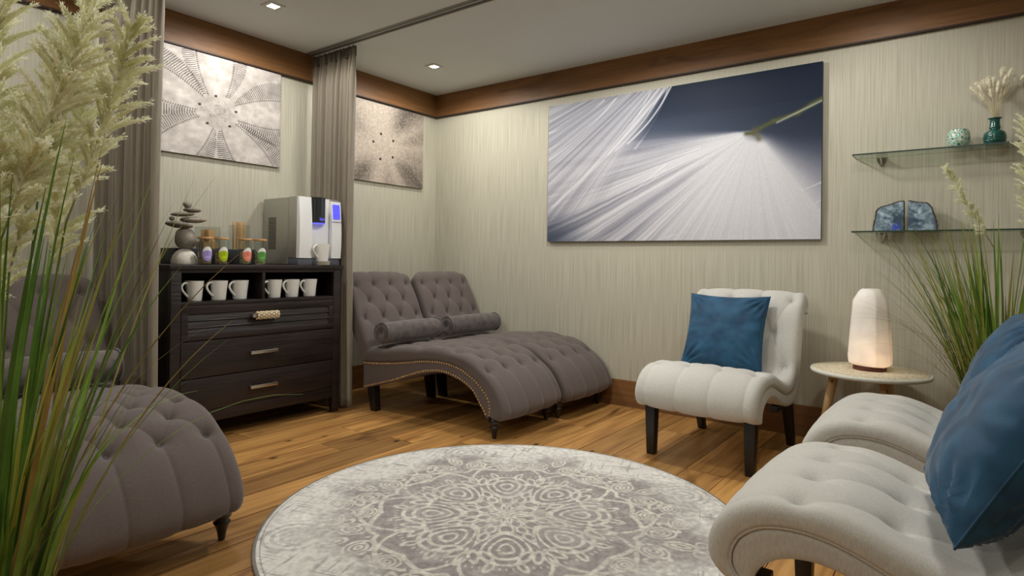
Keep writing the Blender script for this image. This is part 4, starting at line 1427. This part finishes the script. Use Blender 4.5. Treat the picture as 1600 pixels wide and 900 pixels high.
lmp = empty('selenite_lamp', (3.372, -.305, TZ), 0, 'glowing white selenite crystal lamp on a walnut base', 'lamp')
MB().lathe([(.074, .0005), (.076, .004), (.076, .020), (.073, .024)], 40).build('walnut_base', WALNUT, lmp, smooth=True, angle=40)
mtl, nt, p = nodes_of('glowing selenite crystal')
N, L = nt.nodes, nt.links
tc = N.new('ShaderNodeTexCoord')
vm = N.new('ShaderNodeVectorMath'); vm.operation = 'DISTANCE'; vm.inputs[1].default_value = (.03, -.03, .07)
L.new(tc.outputs['Object'], vm.inputs[0])
mr = N.new('ShaderNodeMapRange'); mr.inputs['From Min'].default_value = .03; mr.inputs['From Max'].default_value = .22
mr.inputs['To Min'].default_value = 1.0; mr.inputs['To Max'].default_value = 0.0
L.new(vm.outputs['Value'], mr.inputs['Value'])
pw = N.new('ShaderNodeMath'); pw.operation = 'POWER'; pw.inputs[1].default_value = 1.6
L.new(mr.outputs[0], pw.inputs[0])
no = N.new('ShaderNodeTexNoise'); no.inputs['Scale'].default_value = 14; no.inputs['Detail'].default_value = 5
L.new(tc.outputs['Object'], no.inputs['Vector'])
mu = N.new('ShaderNodeMath'); mu.operation = 'MULTIPLY'
L.new(pw.outputs[0], mu.inputs[0]); L.new(no.outputs['Fac'], mu.inputs[1])
ad = N.new('ShaderNodeMath'); ad.operation = 'MULTIPLY_ADD'; ad.inputs[1].default_value = .8; ad.inputs[2].default_value = .04
L.new(mu.outputs[0], ad.inputs[0])
p.inputs['Base Color'].default_value = rgb(245, 241, 233)
p.inputs['Roughness'].default_value = .45
p.inputs['Subsurface Weight'].default_value = .35
p.inputs['Subsurface Radius'].default_value = (.06, .04, .02)
p.inputs['Emission Color'].default_value = (1.0, .62, .36, 1)
L.new(ad.outputs[0], p.inputs['Emission Strength'])
bp = N.new('ShaderNodeBump'); bp.inputs['Strength'].default_value = .5; bp.inputs['Distance'].default_value = .01
n2 = N.new('ShaderNodeTexNoise'); n2.inputs['Scale'].default_value = 26; n2.inputs['Detail'].default_value = 3
mp = N.new('ShaderNodeMapping'); mp.inputs['Scale'].default_value = (1, 1, .35)
L.new(tc.outputs['Object'], mp.inputs['Vector']); L.new(mp.outputs[0], n2.inputs['Vector'])
L.new(n2.outputs['Fac'], bp.inputs['Height']); L.new(bp.outputs[0], p.inputs['Normal'])
n = 9
levels = [(.074, .092, .024), (.098, .096, .034), (.101, .098, .07), (.096, .095, .14), (.090, .088, .22), (.084, .08, .30), (.080, .077, .350), (.056, .054, .396), (.046, .044, .409), (.040, .038, .412)]
vs = []; fs = []
rj = random.Random(5)
jit = [1 + rj.uniform(-.06, .06) for _ in range(n)]
for (rx, ry, z) in levels:
    for k in range(n):
        a = 2 * PI * (k + .3) / n
        q = jit[k] * (1 + rj.uniform(-.012, .012))
        vs.append((rx * q * math.cos(a), ry * q * math.sin(a), z + rj.uniform(-.003, .003)))
for i in range(len(levels) - 1):
    for k in range(n):
        k2 = (k + 1) % n
        fs.append((i * n + k, i * n + k2, (i + 1) * n + k2, (i + 1) * n + k))
fs += [tuple(reversed(range(n))), tuple((len(levels) - 1) * n + k for k in range(n))]
MB().add(vs, fs).build('crystal', mtl, lmp, bevel=.006, seg=2)

# ------------------------------------------------------------------ glass shelves and what stands on them
def shelf(z, label):
    x0, x1, d = 3.262, 4.12, .155
    t = empty('glass_shelf', ((x0 + x1) / 2, -.0, z), 0, label, 'shelf', 'wall mounted glass shelves')
    mx = (x0 + x1) / 2
    MB().box(x0 - mx, x1 - mx, -d, -.004, -.008, 0).build('pane', SHELFG, t)
    MB().box(x0 - mx, x1 - mx, -d - .0015, -d, -.008, 0).build('polished_front_edge', SHELFE, t)
    MB().box(x0 - mx - .0015, x0 - mx, -d, -.004, -.008, 0).build('polished_side_edge', SHELFE, t)
    for bx in (3.385, 4.0):
        b = MB()
        c = bx - mx
        pl = [(-.028, -.008), (.028, -.008), (.026, -.022), (.014, -.045), (.005, -.056), (-.005, -.056), (-.014, -.045), (-.026, -.022)]
        vs = [(c + x, -.001, zz) for x, zz in pl] + [(c + x * .8, -.010, zz) for x, zz in pl]
        k = len(pl)
        b.add(vs, [tuple(range(k)), tuple(reversed(range(k, 2 * k)))] + [(i, i + k, (i + 1) % k + k, (i + 1) % k) for i in range(k)])
        b.add([(c - .004, -.010, -.0085), (c + .004, -.010, -.0085), (c + .004, -.095, -.0085), (c - .004, -.095, -.0085), (c - .004, -.010, -.050), (c + .004, -.010, -.050), (c + .004, -.085, -.014), (c - .004, -.085, -.014)],
              [(0, 1, 2, 3), (4, 7, 6, 5), (0, 4, 5, 1), (1, 5, 6, 2), (2, 6, 7, 3), (3, 7, 4, 0)])
        br = b.build('bracket', CHROME, t, angle=25)
        MB().ell((c, -.014, -.046), (.005, .005, .005), 10, 6).build('screw', CHROME, br, smooth=True)
    return t
S1, S2 = 1.604, 1.189
shelf(S1, 'upper glass wall shelf carrying the teal vase')
shelf(S2, 'lower glass wall shelf carrying the agate bookends')

def paint_agate(x, z, R_, seed):
    n = fbm(x * 60 + 5, z * 60 + 5, seed, 4)
    ang = np.arctan2(z - .05, x); r = np.hypot(x, z - .05) / R_
    rad = vnoise(ang * 14 + 30, r * 2, seed + 2)
    img = np.array([128, 150, 166.]) + (n[..., None] - .5) * 150 + (rad[..., None] - .5) * 60
    core = sst(.45, .15, r + .5 * (n - .5))[..., None]
    img = img * (1 - .75 * core) + np.array([40, 62, 84.]) * .75 * core
    return img
def agate(xc, sgn, wdt, hgt, label, seed, spot=False):
    t = empty('agate_bookend', (xc, -.085, S2), 0, label, 'bookend', 'blue agate bookends')
    # outline in (x,z): flat vertical side at x=0, curved side outward
    out = []
    n = 30
    r = random.Random(seed)
    for k in range(n + 1):
        a = PI / 2 * k / n
        q = 1 + .03 * math.sin(7 * a + seed) + r.uniform(-.012, .012)
        out.append((wdt * q * math.cos(a) ** .75 if k < n else 0.0, hgt * (math.sin(a) ** .62) * (q if k else 1)))
    out[0] = (wdt, 0.0)
    # rind
    def ring(sc_, y0, y1, name, mt, par):
        m_ = MB()
        pts = [(sgn * x * sc_[0], z * sc_[1]) for x, z in out] + [(0.0, 0.0)]
        k = len(pts)
        m_.add([(x, y0, z) for x, z in pts] + [(x, y1, z) for x, z in pts],
               [tuple(range(k)), tuple(reversed(range(k, 2 * k)))] + [(i, i + k, (i + 1) % k + k, (i + 1) % k) for i in range(k)])
        o = m_.build(name, mt, par)
        recalc(o)
        return o
    body = ring((1, 1), -.028, .03, 'rind', AGRIM, t)
    # polished face as a fine coloured fan
    NA, NB = 40, len(out)
    P = np.zeros((NA, NB, 3))
    for i in range(NA):
        f = i / (NA - 1)
        for k, (x, z) in enumerate(out):
            P[i, k] = (sgn * x * .93 * f + sgn * .001, -.0285, z * .955 * f + .0008)
    fc = MB().grid(P).build('polished_face', mat('polished agate face ' + str(seed), (1, 1, 1, 1), .15, vcol=True, coat=.5), t)
    cols = paint_agate(P[..., 0], P[..., 2], hgt, seed)
    if spot:
        b = (np.exp(-(((P[..., 0] + .035) / .022) ** 2 + ((P[..., 2] - .018) / .026) ** 2) ** 2) * (fbm(P[..., 0] * 70 + 9, P[..., 2] * 70 + 9, 99, 2) > .35))[..., None]
        cols = cols * (1 - b) + np.array([58, 82, 190.]) * b
    setcol(fc.data, s2l(np.clip(cols, 0, 255) / 255).reshape(-1, 3))
    return t
agate(3.497, -1, .142, .152, 'left blue agate bookend with a dark rind and a bright blue spot', 3, True)
agate(3.516, 1, .124, .157, 'right blue agate bookend with a dark rind, pale blue face', 8)

# votive
mtv, nt, p = nodes_of('teal and white glass mosaic')
N, L = nt.nodes, nt.links
tc = N.new('ShaderNodeTexCoord')
vo = N.new('ShaderNodeTexVoronoi'); vo.inputs['Scale'].default_value = 62; vo.feature = 'DISTANCE_TO_EDGE'
v2 = N.new('ShaderNodeTexVoronoi'); v2.inputs['Scale'].default_value = 62
L.new(tc.outputs['Object'], vo.inputs['Vector']); L.new(tc.outputs['Object'], v2.inputs['Vector'])
r1 = N.new('ShaderNodeValToRGB'); r1.color_ramp.elements[0].position = .08; r1.color_ramp.elements[1].position = .12
L.new(vo.outputs['Distance'], r1.inputs['Fac'])
r2 = N.new('ShaderNodeValToRGB'); r2.color_ramp.elements[0].color = rgb(56, 132, 112); r2.color_ramp.elements[1].color = rgb(132, 190, 168)
sp_ = N.new('ShaderNodeSeparateColor'); L.new(v2.outputs['Color'], sp_.inputs[0]); L.new(sp_.outputs[0], r2.inputs['Fac'])
mx = N.new('ShaderNodeMix'); mx.data_type = 'RGBA'; mx.inputs[6].default_value = rgb(218, 222, 206)
L.new(r1.outputs[0], mx.inputs[0]); L.new(r2.outputs[0], mx.inputs[7]); L.new(mx.outputs[2], p.inputs['Base Color'])
p.inputs['Roughness'].default_value = .12
p.inputs['Coat Weight'].default_value = .5
vt = empty('votive_holder', (3.725, -.085, S1), 0, 'round teal and white mosaic glass votive holder', 'candle holder')
MB().lathe([(.028, .0005), (.036, .004), (.046, .022), (.050, .045), (.048, .068), (.042, .086), (.040, .090), (.038, .090), (.040, .084), (.046, .066), (.047, .045), (.042, .022), (.030, .008), (.001, .007)], 36).build('mosaic_bowl', mtv, vt, smooth=True)
MB().lathe([(.020, .009), (.020, .030), (.018, .032)], 20).build('tealight', CERAM, vt, smooth=True, angle=40)

VX, VY = 3.868, -.085
vs_ = empty('glass_vase', (VX, VY, S1), 0, 'teal ribbed glass bottle vase on the upper shelf', 'vase')
prof = [(.030, .0005), (.036, .003)]
for k in range(26):
    f = k / 25
    z = .006 + f * .072
    R0 = .034 + .013 * math.sin(PI * min(1, f * .95 + .12)) ** .8 - (.012 * sst(.72, 1.0, f))
    prof.append((float(R0 + .0012 * math.sin(f * 2 * PI * 7)), z))
prof += [(.024, .085), (.0215, .095), (.021, .120), (.022, .126), (.029, .130), (.029, .132), (.024, .133), (.019, .128), (.018, .10), (.018, .09)]
MB().lathe(prof, 36, caps=False).build('glass_body', TEALS, vs_, smooth=True)
MB().lathe([(.001, .0008), (.030, .0008)], 36, caps=False).build('glass_foot', TEALS, vs_, smooth=True)

# bunny tails
def bunny_mesh(seed):
    r = random.Random(seed)
    mb = MB()
    ln = .046; rd = .0095
    mb.ell((0, 0, ln / 2), (rd * .7, rd * .7, ln / 2), 8, 8)
    for i in range(230):
        f = r.random(); a = r.uniform(0, 2 * PI)
        rr = rd * math.sin(PI * min(1, f * .9 + .07)) ** .6
        z = f * ln
        d = Vector((math.cos(a), math.sin(a), .9)).normalized()
        p0 = Vector((rr * .5 * math.cos(a), rr * .5 * math.sin(a), z))
        p1 = p0 + d * (rr * .9 + .004)
        s = d.orthogonal().normalized() * .0009
        mb.add([p0 - s, p0 + s, p1], [(0, 1, 2)])
    me = mb.mesh('fluffy_head', True); me.materials.append(BUNNY)
    return me
bm_ = [bunny_mesh(1), bunny_mesh(2)]
BT = [(-.055, .02, .115), (-.062, 0, .085), (-.045, -.01, .095), (-.03, .01, .105), (-.018, -.015, .11), (-.005, .01, .115), (-.012, 0, .07), (.008, -.01, .085), (.018, .01, .07),
      (.028, -.015, .11), (.03, .005, .075), (.05, .0, .10), (.045, .015, .145), (.022, .02, .155), (.088, .01, .125), (-.038, 0, .06)]
for i, (dx, dy, hz) in enumerate(BT):
    t = empty('bunny_tail_grass', (VX + dx * .08, VY + dy * .2, S1 + .06), 0, 'dried cream bunny tail grass standing in the teal vase', 'dried grass', 'bunny tails in the teal vase')
    hz = hz * 1.2 + .035
    a0 = Vector((0, 0, .075)); a1 = Vector((dx, dy, .06 + hz))
    pts = [Vector((0, 0, 0)), a0, a0.lerp(a1, .5) + Vector((-dx * .08, 0, .006)), a1]
    MB().tube(pts, .0009, 5).build('stem', STRAW, t)
    h = bpy.data.objects.new('fluffy_head', bm_[i % 2]); COL.objects.link(h); h.parent = t
    h.location = a1 - (a1 - pts[2]).normalized() * .004
    h.rotation_mode = 'QUATERNION'
    d = (a1 - pts[2]).normalized() + Vector((dx * 1.5, 0, 0))
    h.rotation_quaternion = d.to_track_quat('Z', 'Y')
    s = rnd.uniform(1.05, 1.3); h.scale = (s, s, s)

# ------------------------------------------------------------------ ornamental grasses
def blade_mesh(bend, wid, seed):
    r = random.Random(seed)
    n = 12
    vs = []; fs = []
    ang = 0.0
    p = Vector((0, 0, 0))
    tw = r.uniform(-.5, .5)
    for i in range(n + 1):
        f = i / n
        ang = bend * f ** 1.6
        if i: p = p + Vector((math.sin(ang), 0, math.cos(ang))) * (1.0 / n)
        wv = wid * (min(1, .45 + 1.6 * f) if f < .35 else 1) * (1 - f ** 2.2) + .0004
        c, s = math.cos(tw * f), math.sin(tw * f)
        nrm = Vector((math.cos(ang), 0, -math.sin(ang)))
        for k in (-1, 0, 1):
            q = p + Vector((0, c, 0)) * (k * wv) + nrm * (s * k * wv + (abs(k) * wv * .45))
            vs.append(q)
    for i in range(n):
        for k in range(2):
            fs.append((i * 3 + k, i * 3 + k + 1, (i + 1) * 3 + k + 1, (i + 1) * 3 + k))
    return MB().add(vs, fs).mesh('blade', True)
BM_ = {}
for mi in range(5):
    for b in range(6):
        me = blade_mesh([.15, .35, .6, .9, 1.4, 2.0][b], [.006, .005, .0045, .003, .002, .0016][b], mi * 10 + b)
        me.materials.append(BLADES[mi]); BM_[(mi, b)] = me

def plume_mesh(seed, ln, spread, nb, fl):
    r = random.Random(seed)
    mb = MB()
    mb.tube([(0, 0, -.05), (0, 0, ln * .5), (ln * .06, 0, ln)], [.0022, .0015, .0006], 5)
    for i in range(nb):
        f = (i + r.random()) / nb
        a = r.uniform(0, 2 * PI)
        p0 = Vector((ln * .06 * f * f, 0, f * ln * .97))
        bl = (.05 + .06 * math.sin(PI * min(1, f * .8 + .15))) * spread * r.uniform(.7, 1.2)
        out = Vector((math.cos(a), math.sin(a), 0))
        up = Vector((0, 0, 1))
        lean = r.uniform(.35, .8) * (1.15 - .5 * f)
        d = (up + out * lean).normalized()
        pts = []
        p = p0.copy()
        m_ = 6
        for k in range(m_ + 1):
            pts.append(p.copy())
            dd = (d + out * .10 * k + Vector((0, 0, -.05 * k))).normalized()
            p = p + dd * (bl / m_)
        mb.tube(pts, [.0022, .0036, .0042, .0042, .0038, .0026, .001], 6)
        for j in range(fl):
            g = r.uniform(.05, 1.0)
            q = g * m_; k = min(int(q), m_ - 1)
            c = pts[k].lerp(pts[k + 1], q - k)
            t = (pts[k + 1] - pts[k]).normalized()
            an = r.uniform(0, 2 * PI)
            s1 = t.orthogonal().normalized(); s2 = t.cross(s1)
            o_ = s1 * math.cos(an) + s2 * math.sin(an)
            e = c + o_ * r.uniform(.006, .010) + t * r.uniform(.004, .010)
            w_ = t.cross(o_).normalized() * r.uniform(.0010, .0020)
            b0 = c + o_ * .002
            mb.add([b0 - w_ * .4, b0.lerp(e, .5) - w_, e, b0.lerp(e, .5) + w_], [(0, 1, 2, 3)])
    me = mb.mesh('plume', True); me.materials.append(PLUME)
    return me

def plant(loc, label, seed, nbl, plumes, pot_h, pot_r, spec, pm):
    r = random.Random(seed)
    t = empty('ornamental_grass', loc, 0, label, 'potted grass', 'potted ornamental grasses with plumes')
    MB().lathe([(pot_r * .72, .001), (pot_r * .76, .004), (pot_r, pot_h - .01), (pot_r, pot_h), (pot_r - .012, pot_h), (pot_r - .014, pot_h - .03)], 40, caps=False).build('pot', POTM, t, smooth=True, angle=40)
    MB().lathe([(.001, .0015), (pot_r * .72, .0015)], 40, caps=False).build('pot_bottom', POTM, t)
    MB().lathe([(pot_r - .016, pot_h - .03), (pot_r * .5, pot_h - .02), (.001, pot_h - .015)], 30, caps=False).build('soil', SOIL, t, smooth=True)
    for i in range(nbl):
        mi, b, az, tilt, ln = spec(r, i)
        o = bpy.data.objects.new('blade', BM_[(mi, b)]); COL.objects.link(o); o.parent = t
        q = pot_r * .5 * math.sqrt(r.random()); a2 = az + r.uniform(-.8, .8)
        o.location = (q * math.cos(a2), q * math.sin(a2), pot_h - .03)
        o.rotation_euler = (0, tilt, az)
        o.scale = (ln, r.uniform(.8, 1.25), ln)
    for (sx, sy, sz, dx, dy, k, s, roll) in plumes:
        base = Vector((sx * .12, sy * .12, pot_h - .03)); top = Vector((sx, sy, sz))
        mid_ = base.lerp(top, .55) + Vector((-dx * .05, -dy * .05, .0))
        pl = bpy.data.objects.new('plume', pm[k]); COL.objects.link(pl); pl.parent = t
        d = Vector((dx, dy, 1)).normalized()
        pl.location = top
        pl.rotation_mode = 'QUATERNION'
        pl.rotation_quaternion = d.to_track_quat('Z', 'Y') @ Euler((0, 0, roll)).to_quaternion()
        pl.scale = (s, s, s)
        cc = [base, base.lerp(mid_, .5), mid_, top - d * .06, top]
        MB().tube(cc, [.003, .0028, .0025, .002, .0018], 6).build('stalk', BLADES[0], t, smooth=True)
    return t
PMS = [plume_mesh(1, .40, .95, 66, 80), plume_mesh(2, .36, .9, 58, 80), plume_mesh(5, .34, .36, 56, 44)]

# directions of the picture plane for leaning the stems naturally to either side
def spec_left(r, i):
    u = r.random()
    az = r.uniform(0, 2 * PI) if u < .75 else math.radians(37 + r.uniform(-60, 60))
    b = r.choices([0, 1, 2, 3, 4, 5], [7, 7, 2, 1, .6, .3])[0]
    mi = r.choices([0, 1, 2, 3, 4], [5, 5, 3, 2, 1])[0]
    return mi, b, az, math.radians(r.uniform(2, 17)), r.uniform(.45, 1.05) if b < 3 else r.uniform(.35, .8)
left_plumes = [(.02, -.04, .86, .18, .10, 1, 1.0, 2.5), (-.08, .02, .90, .05, .02, 0, 1.0, 1.2), (.10, .0, 1.08, .34, .2, 0, .9, .4), (-.04, .10, .98, .10, .08, 0, 1.0, 0), (.05, .02, 1.02, .22, .14, 1, 1.05, 1), (-.10, -.06, 1.06, .02, .0, 0, 1.0, 2), (.03, .12, 1.12, .30, .22, 1, 1.0, 3), (-.02, -.02, 1.14, .12, .06, 0, .95, 4), (-.16, -.10, 1.0, -.06, -.1, 1, 1.0, 5), (.08, .06, 1.2, .2, .2, 0, .9, 2.2)]
plant((2.30, -3.56, 0), 'tall potted ornamental grass with big pale plumes at the left front', 21, 120, left_plumes, .25, .13, spec_left, PMS)

def spec_right(r, i):
    u = r.random()
    b = r.choices([0, 1, 2, 3, 4, 5], [7, 7, 4, 2, 2.5, 1.5])[0]
    az = math.radians(r.uniform(170, 370)) if u < .4 else math.radians(205 + r.uniform(-35, 60))
    mi = r.choices([0, 1, 2, 3, 4], [6, 2.5, 4, .6, .6])[0] if b < 3 else r.choices([0, 2, 3, 4], [1, 1, 2, 4])[0]
    return mi, b, az, math.radians(r.uniform(1, 20)), r.uniform(.6, 1.0) if b < 3 else r.uniform(.45, .85)
right_plumes = [(-.04, -.06, 1.14, -.50, -.10, 2, 1.0, 0), (.115, .0, 1.14, .06, .02, 1, 1.1, 1), (.10, -.02, 1.30, .02, .0, 1, .9, 2), (.16, .06, 1.2, .15, .05, 0, .9, 3)]
plant((3.87, -.55, 0), 'potted ornamental grass with pale plumes behind the cream chairs at the right', 33, 210, right_plumes, .33, .16, spec_right, PMS)
